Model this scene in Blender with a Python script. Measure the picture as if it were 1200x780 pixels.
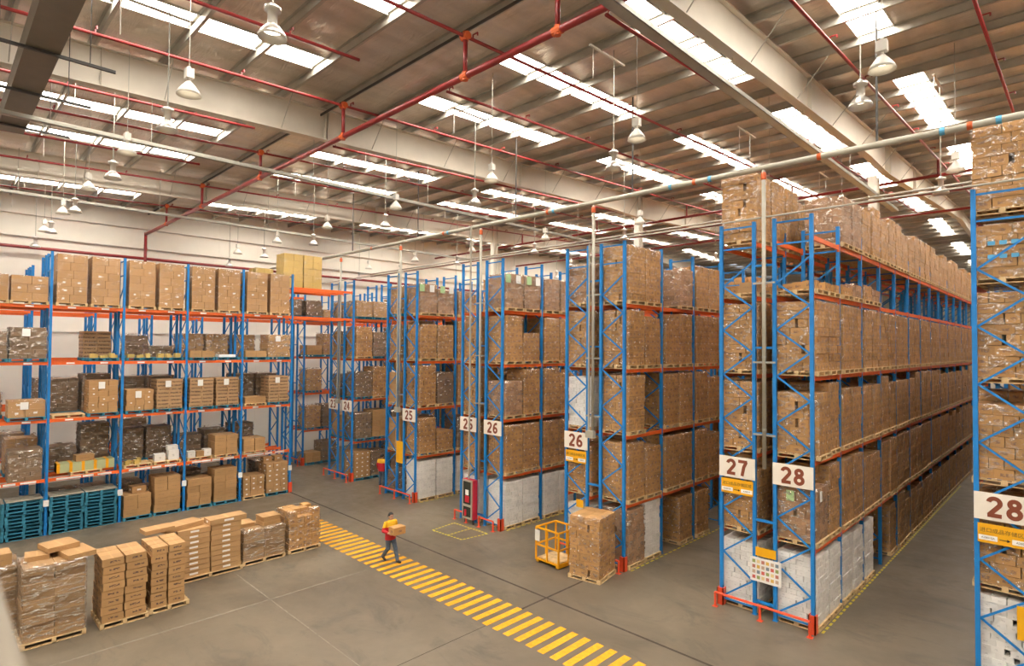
import bpy, math, random
from mathutils import Vector, Matrix, noise
S = bpy.context.scene
for o in list(bpy.data.objects): bpy.data.objects.remove(o)
R = random.Random(7)
PI = math.pi

# ------------------------------------------------------------------ camera
FPX, YAW, PITCH, ROLL, CAMH = 679.53, 0.7811, 0.0239, 0.0077, 7.4
cy, sy = math.cos(YAW), math.sin(YAW)
F0, R0, U0 = Vector((-sy, cy, 0)), Vector((cy, sy, 0)), Vector((0, 0, 1))
Fv = F0*math.cos(PITCH) + U0*math.sin(PITCH); Uv = -F0*math.sin(PITCH) + U0*math.cos(PITCH)
R2 = R0*math.cos(ROLL) + Uv*math.sin(ROLL); U2 = -R0*math.sin(ROLL) + Uv*math.cos(ROLL)
cam = bpy.data.cameras.new('camera'); camo = bpy.data.objects.new('camera', cam)
S.collection.objects.link(camo); S.camera = camo
M = Matrix.Identity(4)
for i in range(3): M[i][0], M[i][1], M[i][2] = R2[i], U2[i], -Fv[i]
M[2][3] = CAMH
camo.matrix_world = M
cam.sensor_fit = 'HORIZONTAL'; cam.sensor_width = 36; cam.lens = FPX/1200*36
cam.clip_start = .05; cam.clip_end = 300
cam.dof.use_dof = True; cam.dof.focus_distance = 22; cam.dof.aperture_fstop = 1.9

# ------------------------------------------------------------------ world, light, exposure
SKY_E, LAMP_E, EXPO = 20.0, 5.0, 0.50
W = bpy.data.worlds.new('world'); S.world = W; W.use_nodes = True
W.node_tree.nodes['Background'].inputs[0].default_value = (.75, .85, 1, 1)
W.node_tree.nodes['Background'].inputs[1].default_value = 1.0
S.view_settings.view_transform = 'Standard'; S.view_settings.look = 'None'
S.view_settings.gamma = 1; S.view_settings.exposure = EXPO; S.view_settings.use_curve_mapping = False
cyc = S.cycles
cyc.use_denoising = True; cyc.max_bounces = 7; cyc.diffuse_bounces = 3; cyc.glossy_bounces = 3
cyc.transmission_bounces = 3; cyc.transparent_max_bounces = 12; cyc.sample_clamp_indirect = 6
cyc.caustics_reflective = False; cyc.caustics_refractive = False

# ------------------------------------------------------------------ helpers
COL = S.collection
BOXF = ((0,1,5,4),(1,2,6,5),(2,3,7,6),(3,0,4,7),(4,5,6,7),(0,3,2,1))
class MB:
    def __init__(s): s.v=[]; s.f=[]; s.u=[]; s.m=[]
    def box(s, x0,y0,z0,x1,y1,z1, m=0, T=None):
        b=len(s.v)
        P=[(x0,y0,z0),(x1,y0,z0),(x1,y1,z0),(x0,y1,z0),(x0,y0,z1),(x1,y0,z1),(x1,y1,z1),(x0,y1,z1)]
        if T is not None: P=[tuple(T@Vector(p)) for p in P]
        s.v+=P
        for k,f in enumerate(BOXF):
            o = 0 if k<4 else (2 if k==4 else 4)
            s.f.append(tuple(b+i for i in f)); s.m.append(m)
            s.u+=[(o,0),(o+1,0),(o+1,1),(o,1)]
        return s
    def bar(s, p0, p1, w, h, m=0):
        p0,p1=Vector(p0),Vector(p1); d=p1-p0; L=d.length
        q=d.to_track_quat('X','Z').to_matrix().to_4x4(); T=Matrix.Translation(p0)@q
        return s.box(0,-w/2,-h/2,L,w/2,h/2,m,T)
    def ring(s, pts):
        b=len(s.v); s.v+=[tuple(p) for p in pts]; return list(range(b,b+len(pts)))
    def quadstrip(s, a, b, m=0):
        n=len(a)
        for i in range(n):
            s.f.append((a[i],a[(i+1)%n],b[(i+1)%n],b[i])); s.m.append(m); s.u+=[(0,0)]*4
    def cap(s, a, m=0, flip=False):
        s.f.append(tuple(reversed(a)) if flip else tuple(a)); s.m.append(m); s.u+=[(0,0)]*len(a)
    def tube(s, p0, p1, r, r1=None, n=8, m=0, caps=True):
        p0,p1=Vector(p0),Vector(p1); r1=r if r1 is None else r1
        q=(p1-p0).to_track_quat('Z','Y')
        A=s.ring([p0+q@Vector((r*math.cos(2*PI*i/n),r*math.sin(2*PI*i/n),0)) for i in range(n)])
        B=s.ring([p1+q@Vector((r1*math.cos(2*PI*i/n),r1*math.sin(2*PI*i/n),0)) for i in range(n)])
        s.quadstrip(A,B,m)
        if caps: s.cap(A,m,True); s.cap(B,m)
        return s
    def lathe(s, prof, n=20, c=(0,0,0), m=0, capb=False, capt=False):
        prev=None; first=None
        for r,z in prof:
            a=s.ring([(c[0]+r*math.cos(2*PI*i/n),c[1]+r*math.sin(2*PI*i/n),c[2]+z) for i in range(n)])
            if prev: s.quadstrip(prev,a,m)
            else: first=a
            prev=a
        if capb: s.cap(first,m,True)
        if capt: s.cap(prev,m)
        return s
    def ball(s, c, r, n=10, m=0, sc=(1,1,1), T=None):
        c=Vector(c); rings=[]
        for j in range(1,n):
            t=PI*j/n
            pts=[Vector((r*sc[0]*math.sin(t)*math.cos(2*PI*i/n),r*sc[1]*math.sin(t)*math.sin(2*PI*i/n),-r*sc[2]*math.cos(t))) for i in range(n)]
            rings.append(s.ring([c+(T@p if T is not None else p) for p in pts]))
        for a,b in zip(rings,rings[1:]): s.quadstrip(a,b,m)
        s.cap(rings[0],m,True); s.cap(rings[-1],m); return s
    def limb(s, pts, m=0, n=10):   # pts: (x,y,z,r) chain
        for p in pts: s.ball(p[:3],p[3],n,m)
        for a,b in zip(pts,pts[1:]): s.tube(a[:3],b[:3],a[3],b[3],n,m)
        return s
    def mesh(s, name, mats, smooth=False):
        me=bpy.data.meshes.new(name); me.from_pydata(s.v,[],s.f)
        uv=me.uv_layers.new(name='UVMap')
        flat=[c for p in s.u for c in p]
        uv.data.foreach_set('uv',flat)
        for mm in (mats if isinstance(mats,(list,tuple)) else [mats]): me.materials.append(mm)
        if any(s.m): me.polygons.foreach_set('material_index',s.m)
        if smooth: me.polygons.foreach_set('use_smooth',[True]*len(s.f))
        me.update(); return me
    def build(s, name, mats, parent=None, loc=None, smooth=False):
        return put(name, s.mesh(name,mats,smooth), parent, loc)
def put(name, me, parent=None, loc=None, rz=0, parts=None):
    o=bpy.data.objects.new(name,me); COL.objects.link(o)
    if parent is not None: o.parent=parent
    if loc is not None: o.location=loc
    if rz: o.rotation_euler=(0,0,rz)
    return o
def thing(name,label,cat,loc=(0,0,0),rz=0,group=None):
    return tag(put(name,None,None,loc,rz),label,cat,group)
def tag(o,label,cat,group=None,kind=None):
    o['label']=label; o['category']=cat
    if group: o['group']=group
    if kind: o['kind']=kind
    return o
def struct(o,label=None):
    o['kind']='structure'
    if label: o['label']=label
    return o
def smooth_by_angle(o, deg=40):
    try: o.data.shade_auto_smooth(angle=math.radians(deg))
    except Exception: pass
ORD=['first','second','third','fourth','fifth','sixth','seventh','eighth','ninth','tenth','eleventh','twelfth','thirteenth','fourteenth','fifteenth','sixteenth','seventeenth','eighteenth','nineteenth','twentieth']+['number %d'%i for i in range(21,60)]

# ------------------------------------------------------------------ materials
class NT:
    def __init__(s,name):
        s.mat=bpy.data.materials.new(name); s.mat.use_nodes=True; s.t=s.mat.node_tree; s.b=s.t.nodes['Principled BSDF']; s.out=s.t.nodes['Material Output']
    def n(s,typ,**k):
        nd=s.t.nodes.new(typ)
        for a,v in k.items():
            if a.startswith('i_'):
                key=a[2:]; key=int(key) if key.isdigit() else key
                s.set(nd.inputs[key],v)
            else: setattr(nd,a,v)
        return nd
    def set(s,sock,v):
        if isinstance(v,bpy.types.NodeSocket): s.t.links.new(v,sock)
        else: sock.default_value=v
    def math(s,op,a,b=0.0,clamp=False):
        nd=s.n('ShaderNodeMath',operation=op,use_clamp=clamp); s.set(nd.inputs[0],a); s.set(nd.inputs[1],b); return nd.outputs[0]
    def mix(s,f,a,b,bt='MIX'):
        nd=s.n('ShaderNodeMix',data_type='RGBA',blend_type=bt); s.set(nd.inputs[0],f); s.set(nd.inputs[6],a); s.set(nd.inputs[7],b); return nd.outputs[2]
    def ramp(s,f,stops):
        nd=s.n('ShaderNodeValToRGB'); s.set(nd.inputs[0],f); e=nd.color_ramp.elements
        while len(e)<len(stops): e.new(.5)
        for el,(p,c) in zip(e,stops): el.position=p; el.color=c if len(c)==4 else (*c,1)
        return nd.outputs[0]
    def noise(s,scale,detail=3,rough=.5,vec=None,dist=0):
        nd=s.n('ShaderNodeTexNoise'); nd.inputs['Scale'].default_value=scale; nd.inputs['Detail'].default_value=detail; nd.inputs['Roughness'].default_value=rough; nd.inputs['Distortion'].default_value=dist
        if vec is not None: s.t.links.new(vec,nd.inputs['Vector'])
        return nd.outputs[0]
    def coord(s,w='Object'): return s.n('ShaderNodeTexCoord').outputs[w]
    def mapping(s,vec,scale=(1,1,1),loc=(0,0,0)):
        nd=s.n('ShaderNodeMapping'); s.t.links.new(vec,nd.inputs[0]); nd.inputs['Scale'].default_value=scale; nd.inputs['Location'].default_value=loc; return nd.outputs[0]
    def bump(s,h,strength=.3,dist=.02):
        nd=s.n('ShaderNodeBump'); nd.inputs['Strength'].default_value=strength; nd.inputs['Distance'].default_value=dist; s.t.links.new(h,nd.inputs['Height']); s.t.links.new(nd.outputs[0],s.b.inputs['Normal'])
    def rect(s,u,v,u0,u1,v0,v1):
        a=s.math('MULTIPLY',s.math('GREATER_THAN',u,u0),s.math('LESS_THAN',u,u1)); b=s.math('MULTIPLY',s.math('GREATER_THAN',v,v0),s.math('LESS_THAN',v,v1))
        return s.math('MULTIPLY',a,b)
def c4(c): return (*c,1) if len(c)==3 else c
def plain(name,col,rough=.5,metal=0,var=.06,scale=3,spec=.5,bump=0):
    t=NT(name); n=t.noise(scale,4,.6,t.coord())
    k=t.ramp(n,[(.3,tuple(max(0,x*(1-var)) for x in col)),(.7,tuple(min(1,x*(1+var)) for x in col))])
    t.set(t.b.inputs['Base Color'],k); t.b.inputs['Roughness'].default_value=rough; t.b.inputs['Metallic'].default_value=metal
    t.b.inputs['Specular IOR Level'].default_value=spec
    if bump: t.bump(t.noise(scale*8,3,.6,t.coord()),bump,.01)
    return t.mat
def carton(name,col,mark=None,sticker=None,var=.18,tape=True,markcol=(.10,.07,.09),rough=.6,vlines=0):
    t=NT(name); uv=t.n('ShaderNodeUVMap'); sep=t.n('ShaderNodeSeparateXYZ'); t.t.links.new(uv.outputs[0],sep.inputs[0]); u,v=sep.outputs[0],sep.outputs[1]
    ri=t.n('ShaderNodeNewGeometry').outputs['Random Per Island']; ro=t.n('ShaderNodeObjectInfo').outputs['Random']
    rnd=t.math('FRACT',t.math('ADD',ri,ro))
    lo=tuple(x*(1-var) for x in col); hi=tuple(min(1,x*(1+var*.7)) for x in col)
    base=t.ramp(rnd,[(0,lo),(.5,col),(1,hi)])
    nn=t.noise(9,3,.6,t.coord()); base=t.mix(t.math('MULTIPLY',nn,.25),base,c4(tuple(x*.75 for x in col)))
    if tape:
        tp=t.rect(u,v,2.0,3.0,.46,.54); base=t.mix(t.math('MULTIPLY',tp,.45),base,c4(tuple(min(1,x*1.25) for x in col)))
    rnd2=t.math('FRACT',t.math('MULTIPLY',rnd,7.31))
    if mark:
        u0,u1,v0,v1,am=mark
        wob=t.math('ADD',u,t.math('MULTIPLY',t.math('SUBTRACT',rnd2,.5),.14))
        mk=t.rect(wob,v,u0,u1,v0,v1)
        vv=t.n('ShaderNodeCombineXYZ'); t.set(vv.inputs[0],t.math('MULTIPLY',u,14 if not vlines else vlines)); t.set(vv.inputs[1],t.math('MULTIPLY',v,9)); t.set(vv.inputs[2],t.math('MULTIPLY',rnd,9))
        bl=t.math('GREATER_THAN',t.noise(1.0,1,.5,vv.outputs[0]),.47)
        base=t.mix(t.math('MULTIPLY',t.math('MULTIPLY',mk,bl),am),base,c4(markcol))
    if sticker:
        u0,u1,v0,v1,prob=sticker
        st=t.math('MULTIPLY',t.rect(u,v,u0,u1,v0,v1),t.math('LESS_THAN',rnd2,prob))
        base=t.mix(t.math('MULTIPLY',st,.9),base,(.85,.84,.82,1))
    t.set(t.b.inputs['Base Color'],base); t.b.inputs['Roughness'].default_value=rough; t.b.inputs['Specular IOR Level'].default_value=.3
    return t.mat
def film(name,amt=.16,col=(.95,.95,.95),st=(1.2,1.2,2.6)):
    t=NT(name); g=t.n('ShaderNodeBsdfGlossy'); g.inputs['Roughness'].default_value=.16; g.inputs['Color'].default_value=c4(col)
    d=t.n('ShaderNodeBsdfDiffuse'); d.inputs['Color'].default_value=c4(tuple(x*.8 for x in col)); tr=t.n('ShaderNodeBsdfTransparent')
    nz=t.noise(3.5,4,.65,t.mapping(t.coord(),st),1.2); fac=t.ramp(nz,[(.44,(amt*.12,)*3),(.53,(amt*.6,)*3),(.61,(min(1,amt*6.0),)*3)])
    bm=t.n('ShaderNodeBump'); bm.inputs['Strength'].default_value=.8; bm.inputs['Distance'].default_value=.06; t.t.links.new(t.noise(6,4,.6,t.coord(),1.5),bm.inputs['Height'])
    t.t.links.new(bm.outputs[0],g.inputs['Normal'])
    m1=t.n('ShaderNodeMixShader'); m1.inputs[0].default_value=.22; t.t.links.new(g.outputs[0],m1.inputs[1]); t.t.links.new(d.outputs[0],m1.inputs[2])
    m2=t.n('ShaderNodeMixShader'); t.t.links.new(fac,m2.inputs[0]); t.t.links.new(tr.outputs[0],m2.inputs[1]); t.t.links.new(m1.outputs[0],m2.inputs[2])
    t.t.links.new(m2.outputs[0],t.out.inputs[0]); return t.mat
def emit(name,col,st):
    t=NT(name); e=t.n('ShaderNodeEmission'); e.inputs[0].default_value=c4(col); e.inputs[1].default_value=st; t.t.links.new(e.outputs[0],t.out.inputs[0]); return t.mat

KR=(.50,.305,.155)
m_blue=plain('rack_blue',(.008,.20,.56),.45,var=.12); m_orange=plain('beam_orange',(.82,.14,.022),.4,var=.1)
m_guard=plain('guard_red',(.78,.085,.03),.4,var=.1); m_galv=plain('galvanised',(.42,.41,.36),.42,.6,.12,2)
m_girder=plain('girder_paint',(.66,.60,.51),.5,0,.08,.6); m_purlin=plain('purlin_steel',(.46,.435,.38),.42,.45,.15,1.2)
m_pipe_red=plain('pipe_red',(.25,.02,.02),.38,var=.15); m_coup=plain('coupling_orange',(.62,.11,.025),.45)
m_pipe_white=plain('pipe_cream',(.37,.345,.28),.42,var=.06); m_dark=plain('dark_steel',(.045,.042,.04),.5)
m_wall=plain('wall_cream',(.84,.79,.70),.7,0,.04,.4); m_col=plain('column_cream',(.74,.69,.60),.55)
m_wood=plain('pallet_wood',(.64,.45,.23),.7,var=.25,scale=5); m_bluepal=plain('pallet_blue',(.03,.20,.30),.6,var=.25,scale=6)
m_worn=plain('pallet_worn',(.36,.33,.26),.75,var=.3,scale=6)
m_brown=carton('carton_brown',(.48,.262,.098),(.32,.74,.32,.64,.6),(.08,.19,.20,.38,.35),.2)
m_brown2=carton('carton_rosy',(.42,.245,.135),(.40,.64,.36,.56,.35),(.10,.18,.26,.40,.4),.25)
m_tan=carton('carton_tan',(.50,.29,.13),None,(.40,.60,.40,.62,.3),.10)
m_plain=carton('carton_plain',(.46,.27,.12),(.25,.75,.42,.58,.25),None,.12)
m_dotted=carton('carton_dotted',(.45,.265,.12),None,(.34,.62,.36,.62,.95),.12)
m_whitec=carton('carton_white',(.84,.81,.76),(.38,.60,.34,.60,.30),None,.10,False,(.16,.14,.14))
m_print=carton('carton_printed',(.46,.27,.12),(.30,.78,.40,.66,.85),None,.10,True,(.07,.045,.05),.6,9)
m_sticker=carton('carton_stickered',(.49,.295,.135),None,(.38,.64,.34,.72,1.0),.08)
m_greyc=carton('carton_grey_brown',(.25,.165,.10),None,(.3,.55,.4,.6,.15),.22)
m_slot=carton('carton_slotted',(.47,.29,.15),(.08,.92,.10,.50,.9),None,.12,False,(.07,.05,.04))
m_yel=carton('carton_yellow',(.62,.43,.13),None,None,.12)
m_film=film('stretch_film',.07); m_film2=film('stretch_film_heavy',.14,(.85,.80,.74)); m_film3=film('stretch_film_light',.04)
m_paper=plain('paper_white',(.82,.81,.78),.6,0,.02); m_sign=plain('sign_cream',(.80,.74,.65),.5,0,.02); m_num=plain('number_brown',(.22,.055,.025),.5)
m_ysign=plain('sign_yellow',(.80,.40,.006),.45,0,.03); m_ink=plain('sign_ink',(.12,.07,.02),.5); m_yellow=plain('paint_yellow',(.72,.33,.004),.6,0,.18,9)
m_cage=plain('cage_yellow',(.80,.36,.004),.4); m_alu=plain('lamp_aluminium',(.72,.70,.66),.28,.85,.05); m_lampwhite=plain('lamp_white',(.80,.77,.70),.35)
m_black=plain('black_rubber',(.02,.02,.02),.5); m_green=plain('sticker_green',(.42,.62,.30),.6); m_sky=plain('sticker_blue',(.10,.38,.62),.6)
m_red=plain('cabinet_red',(.55,.02,.04),.35); m_glassd=plain('cabinet_glass',(.03,.035,.03),.12)
m_skypane=emit('skylight_pane',(1.0,.93,.83),SKY_E); m_lamp=emit('lamp_glow',(1.0,.86,.66),LAMP_E)

def floor_mat():
    t=NT('concrete'); co=t.coord()
    a=t.noise(.22,6,.65,co,.4); b=t.noise(1.7,6,.7,co); st=t.noise(.55,5,.72,t.mapping(co,(.8,1.6,1)),.9)
    k=t.ramp(a,[(.36,(.092,.071,.047)),(.64,(.182,.146,.101))]); k=t.mix(t.math('MULTIPLY',b,.5),k,(.205,.168,.122,1))
    k=t.mix(t.ramp(st,[(.52,(0,0,0)),(.72,(.75,.75,.75))]),k,(.075,.062,.048,1))
    sp=t.noise(7,3,.7,co); k=t.mix(t.ramp(sp,[(.68,(0,0,0)),(.74,(.35,.35,.35))]),k,(.06,.05,.04,1))
    t.set(t.b.inputs['Base Color'],k); t.set(t.b.inputs['Roughness'],t.ramp(b,[(.3,(.30,)*3),(.7,(.48,)*3)])); t.b.inputs['Specular IOR Level'].default_value=.45
    t.bump(t.noise(14,4,.6,co),.05,.01); return t.mat
def deck_mat():
    t=NT('roof_foil'); co=t.coord(); a=t.noise(.8,4,.6,t.mapping(co,(2.2,.5,1)))
    k=t.ramp(a,[(.3,(.56,.49,.41)),(.7,(.76,.675,.58))]); t.set(t.b.inputs['Base Color'],k)
    t.b.inputs['Metallic'].default_value=.6; t.b.inputs['Roughness'].default_value=.30
    w=t.n('ShaderNodeTexWave'); w.bands_direction='X'; w.inputs['Scale'].default_value=.32; w.inputs['Distortion'].default_value=.6; t.t.links.new(co,w.inputs[0])
    h=t.math('ADD',t.math('MULTIPLY',w.outputs[1],.8),t.math('MULTIPLY',t.noise(1.6,4,.6,t.mapping(co,(.7,2.5,1)),1.0),1.2)); t.bump(h,.7,.06); return t.mat
m_floor=floor_mat(); m_deck=deck_mat()

# ------------------------------------------------------------------ structure: floor, roof, walls
XL, XR, YN, YF, RIDGE = -39.2, 13.0, -11.0, 92.0, 48.0
def zr(y): return 15.12+.038*min(y,RIDGE)-.038*max(0,y-RIDGE)
fl=struct(MB().box(XL-.3,YN-.3,-.3,XR+.3,YF+.3,0).build('floor',m_floor),'grey brown polished concrete warehouse floor')
GX=[-29.8,-17.95,-5.9,5.9]; PY0,PDY=1.2,1.62
SKX=[-35.9,-31.05,-27.05,-23.15,-19.35,-15.35,-11.45,-7.65,-3.85,.25,4.05,8.3]; SKW=.43
SKY=[(PY0+9.72*j,PY0+9.72*j+6.48) for j in range(-1,8)]
SKY=[(a+.04,b-.04) for a,b in SKY if abs((a+b)/2-RIDGE)>3.6]
deck=MB()
xb=[XL]+[x for c in SKX for x in (c-SKW,c+SKW)]+[XR]
yb=sorted(set([YN,RIDGE,YF]+[y for ab in SKY for y in ab]))
for i in range(len(xb)-1):
    for j in range(len(yb)-1):
        hole = i%2==1 and any(abs(a-yb[j])<1e-6 for a,b in SKY) 
        if hole: continue
        x0,x1,y0,y1=xb[i],xb[i+1],yb[j],yb[j+1]; b=len(deck.v)
        for x,y,dz in ((x0,y0,0),(x1,y0,0),(x1,y1,0),(x0,y1,0),(x0,y0,.09),(x1,y0,.09),(x1,y1,.09),(x0,y1,.09)): deck.v.append((x,y,zr(y)+dz))
        for f in BOXF: deck.f.append(tuple(b+k for k in f)); deck.m.append(0); deck.u+=[(0,0)]*4
ceil=struct(deck.build('ceiling',m_deck),'pale brown foil faced metal roof deck')
wn=0
for i,x in enumerate(SKX):
    for j,(a,b) in enumerate(SKY):
        if b>60 and x<-12: continue
        wn+=1; w=put('window_%d'%wn,None,None,(x,0,0)); struct(w,'white translucent roof skylight strip')
        fr=MB()
        for sx in (-1,1): fr.bar((sx*(SKW-.015),a,zr(a)+.02),(sx*(SKW-.015),b,zr(b)+.02),.03,.14)
        fr.build('window_frame',m_lampwhite,w)
        for k in range(4):
            y0,y1=a+k*(b-a)/4+.012,a+(k+1)*(b-a)/4-.012; p=MB(); bb=len(p.v)
            for xx,yy,dz in ((-SKW+.03,y0,.03),(SKW-.03,y0,.03),(SKW-.03,y1,.03),(-SKW+.03,y1,.03),(-SKW+.03,y0,.05),(SKW-.03,y0,.05),(SKW-.03,y1,.05),(-SKW+.03,y1,.05)): p.v.append((xx,yy,zr(yy)+dz))
            for f in BOXF: p.f.append(f); p.m.append(0); p.u+=[(0,0)]*4
            p.build('pane',m_skypane,w)
# purlins
pm=MB(); L=XR-XL
pm.box(0,-.008,-.23,L,.008,0).box(0,-.008,-.23,L,.07,-.218).box(0,-.07,-.012,L,.008,0)
pmesh=pm.mesh('purlin',m_purlin)
y=PY0-PDY*7
while y<YF-1:
    if abs(y-RIDGE)>.2: put('purlin',pmesh,ceil,(XL,y,zr(y)-.004))
    y+=PDY
MB().box(XL,9.0,14.99,XR,9.03,15.06).build('expansion_strip',m_dark,ceil)
# girders, with haunch at the columns
CY=28.2
def gb(y):
    if y<=CY: return 13.88+.036*y-(.16*max(0,1-(CY-y)/3.0))
    if y<=RIDGE: return 14.72+.0*y+(y-CY)*(16.05-14.72)/(RIDGE-CY)
    return 16.05-(y-RIDGE)*.055
for gx in GX:
    g=MB(); ys=[YN,0,9.2,18,25.2,CY,33,40,RIDGE,60,75,YF]
    for a,b in zip(ys,ys[1:]):
        def slab(x0,x1,zl,zh):
            bb=len(g.v)
            for x,yy,s in ((x0,a,0),(x1,a,0),(x1,b,0),(x0,b,0),(x0,a,1),(x1,a,1),(x1,b,1),(x0,b,1)):
                g.v.append((x,yy,zh(yy) if s else zl(yy)))
            for f in BOXF: g.f.append(tuple(bb+k for k in f)); g.m.append(0); g.u+=[(0,0)]*4
        top=lambda q:zr(q)-.24
        slab(-.01,.01,gb,top); slab(-.13,.13,gb,lambda q:gb(q)+.025); slab(-.13,.13,lambda q:zr(q)-.265,top)
    for yy in (9.15,9.25,CY-.22,CY+.22,18.5,33.5,3): g.box(-.125,yy-.01,gb(yy)+.02,.125,yy+.01,zr(yy)-.26)
    go=g.build('girder',m_girder,ceil,(gx,0,0))
    fb=MB(); k=0; y=PY0-PDY*4
    while y<46:
        if k%2==0:
            for s in (-1,1): fb.tube((s*.08,y,gb(y)+.06),(s*.95,y,zr(y)-.2),.014,n=5)
        y+=PDY; k+=1
    fb.build('fly_brace',m_purlin,go)
for gx in GX:
    c=MB().box(-.17,-.2,0,.17,-.18,gb(CY)).box(-.17,.18,0,.17,.2,gb(CY)).box(-.012,-.18,0,.012,.18,gb(CY)); c.box(-.2,-.22,0,.2,.22,.02)
    struct(c.build('column',m_col,None,({-5.9:-6.36}.get(gx,gx),CY,0)),'cream painted steel column carrying a roof girder')
# walls
def wall(name,b,label): return struct(MB().box(*b).build(name,m_wall),label)
wl=wall('wall_left',(XL-.3,YN,0,XL,YF,17.2),'cream metal clad side wall behind the racks')
for z0,z1,d in ((12.95,13.15,.16),(14.1,14.32,.16),(8.0,8.12,.08),(4.0,4.12,.08)): MB().box(XL,YN,z0,XL+d,YF,z1).build('wall_girt',m_wall,wl)
for yy in [x for x in [YN+2.4*k for k in range(43)] if x<60]: MB().box(XL,yy-.01,0,XL+.008,yy+.01,15.0).build('panel_seam',m_wall,wl)
wf=wall('wall_far',(XL,YF,0,XR,YF+.3,17.2),'cream far end wall'); wall('wall_right',(XR,YN,0,XR+.3,YF,17.2),'cream right side wall'); wall('wall_near',(XL,YN-.3,0,XR,YN,17.2),'cream wall behind the viewer')

# floor markings and joints
for k in range(49):
    x=-23.2+.4*k; MB().box(x,10.63,.0005,x+.205,12.0,.004).build('crosswalk_stripe',m_yellow,fl)
m_joint=plain('joint_dark',(.06,.045,.033),.85,0,.4,6)
m_joint2=plain('joint_pale',(.24,.215,.175),.8,0,.3,6)
for b in ((-17.0,YN,-16.97,10.5),(XL,7.2,-12,7.22),(-23,YN,-22.98,13)): MB().box(b[0],b[1],.0003,b[2],b[3],.002).build('floor_joint',m_joint2,fl)
for b in ((XL,13.01,XR,13.085),(-11.46,11.9,-11.39,16.2),(-11.43,YN,-11.41,10.6)):
    MB().box(b[0],b[1],.0003,b[2],b[3],.002).build('floor_joint',m_joint,fl)
m_tape=plain('tape_yellow',(.62,.50,.03),.6,0,.3,30)
def tape(p0,p1,w=.06,dash=None):
    p0,p1=Vector(p0),Vector(p1); m=MB(); L=(p1-p0).length
    if not dash: m.bar((*p0,.0025),(*p1,.0025),w,.003)
    else:
        n=int(L/dash)
        for k in range(n):
            a=p0+(p1-p0)*(k/n); b=p0+(p1-p0)*((k+.6)/n); m.bar((*a,.0025),(*b,.0025),w,.003)
    return m.build('floor_tape',m_tape,fl)
hz=[(-18.8,14.5),(-18.95,15.75),(-16.95,15.8),(-17.1,14.6)]
for a,b in zip(hz,hz[1:]+hz[:1]): tape(a,b,.07,.16)
tape((-17.9,14.55),(-17.9,15.78),.07,.16)
for x in (-4.98,-10.82,-16.68,-22.5): tape((x,16.6),(x,40 if x>-6 else 24),.06,.3)

# ------------------------------------------------------------------ pallets and loads
def pallet_parts(dx,dy,h=.135):
    t=MB(); n=7; w=.095
    for i in range(n):
        x=-dx/2+i*(dx-w)/(n-1); t.box(x,-dy/2,h-.02,x+w,dy/2,h)
    s=MB()
    for yy in (-dy/2,-.045,dy/2-.09): s.box(-dx/2,yy,h-.04,dx/2,yy+.09,h-.02); [s.box(xx,yy,.02,xx+.12,yy+.09,h-.04) for xx in (-dx/2,-.06,dx/2-.12)]
    b=MB()
    for yy in (-dy/2,-.045,dy/2-.09): b.box(-dx/2,yy,0,dx/2,yy+.09,.02)
    for xx in (-dx/2,dx/2-.09): b.box(xx,-dy/2,0,xx+.09,dy/2,.02)
    return t,s,b
_pm={}
def pallet_mesh(dx,dy,mat):
    k=(round(dx,2),round(dy,2),mat.name)
    if k not in _pm:
        t,s,b=pallet_parts(dx,dy); m=MB()
        for q in (t,s,b):
            o=len(m.v); m.v+=q.v; m.f+=[tuple(i+o for i in f) for f in q.f]; m.u+=q.u; m.m+=q.m
        _pm[k]=m.mesh('pallet',mat)
    return _pm[k]
_cm={}
def carton_mesh(d,mat):
    k=(tuple(round(x,2) for x in d),mat.name)
    if k not in _cm:
        a,b,h=k[0]; g=.005; _cm[k]=MB().box(-a/2+g,-b/2+g,0,a/2-g,b/2-g,h-.006).mesh('carton',mat)
    return _cm[k]
def stack(rg,dx,dy,z0,h,layers,pA,pB,jit=.010,gapp=.25,shell=True,drop=0):
    out=[]
    for k in range(layers):
        nx,ny=pA if k%2==0 else pB
        sx,sy=dx/nx,dy/ny; gx=rg.random()<gapp; gw=.07 if gx else 0
        lx=rg.uniform(-.012,.012); ly=rg.uniform(-.012,.012)
        for i in range(nx):
            for j in range(ny):
                if shell and k<layers-1 and 0<i<nx-1 and 0<j<ny-1: continue
                if k==layers-1 and drop and rg.random()<drop: continue
                sxx=(dx-gw)/nx; x=-dx/2+(i+.5)*sxx+(gw if i>=(nx+1)//2 else 0)+lx+rg.uniform(-jit,jit); y=-dy/2+(j+.5)*sy+ly+rg.uniform(-jit,jit)
                out.append((x,y,z0+k*h,sxx,sy,h,rg.uniform(-.012,.012)))
    return out
_wm={}
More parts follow.
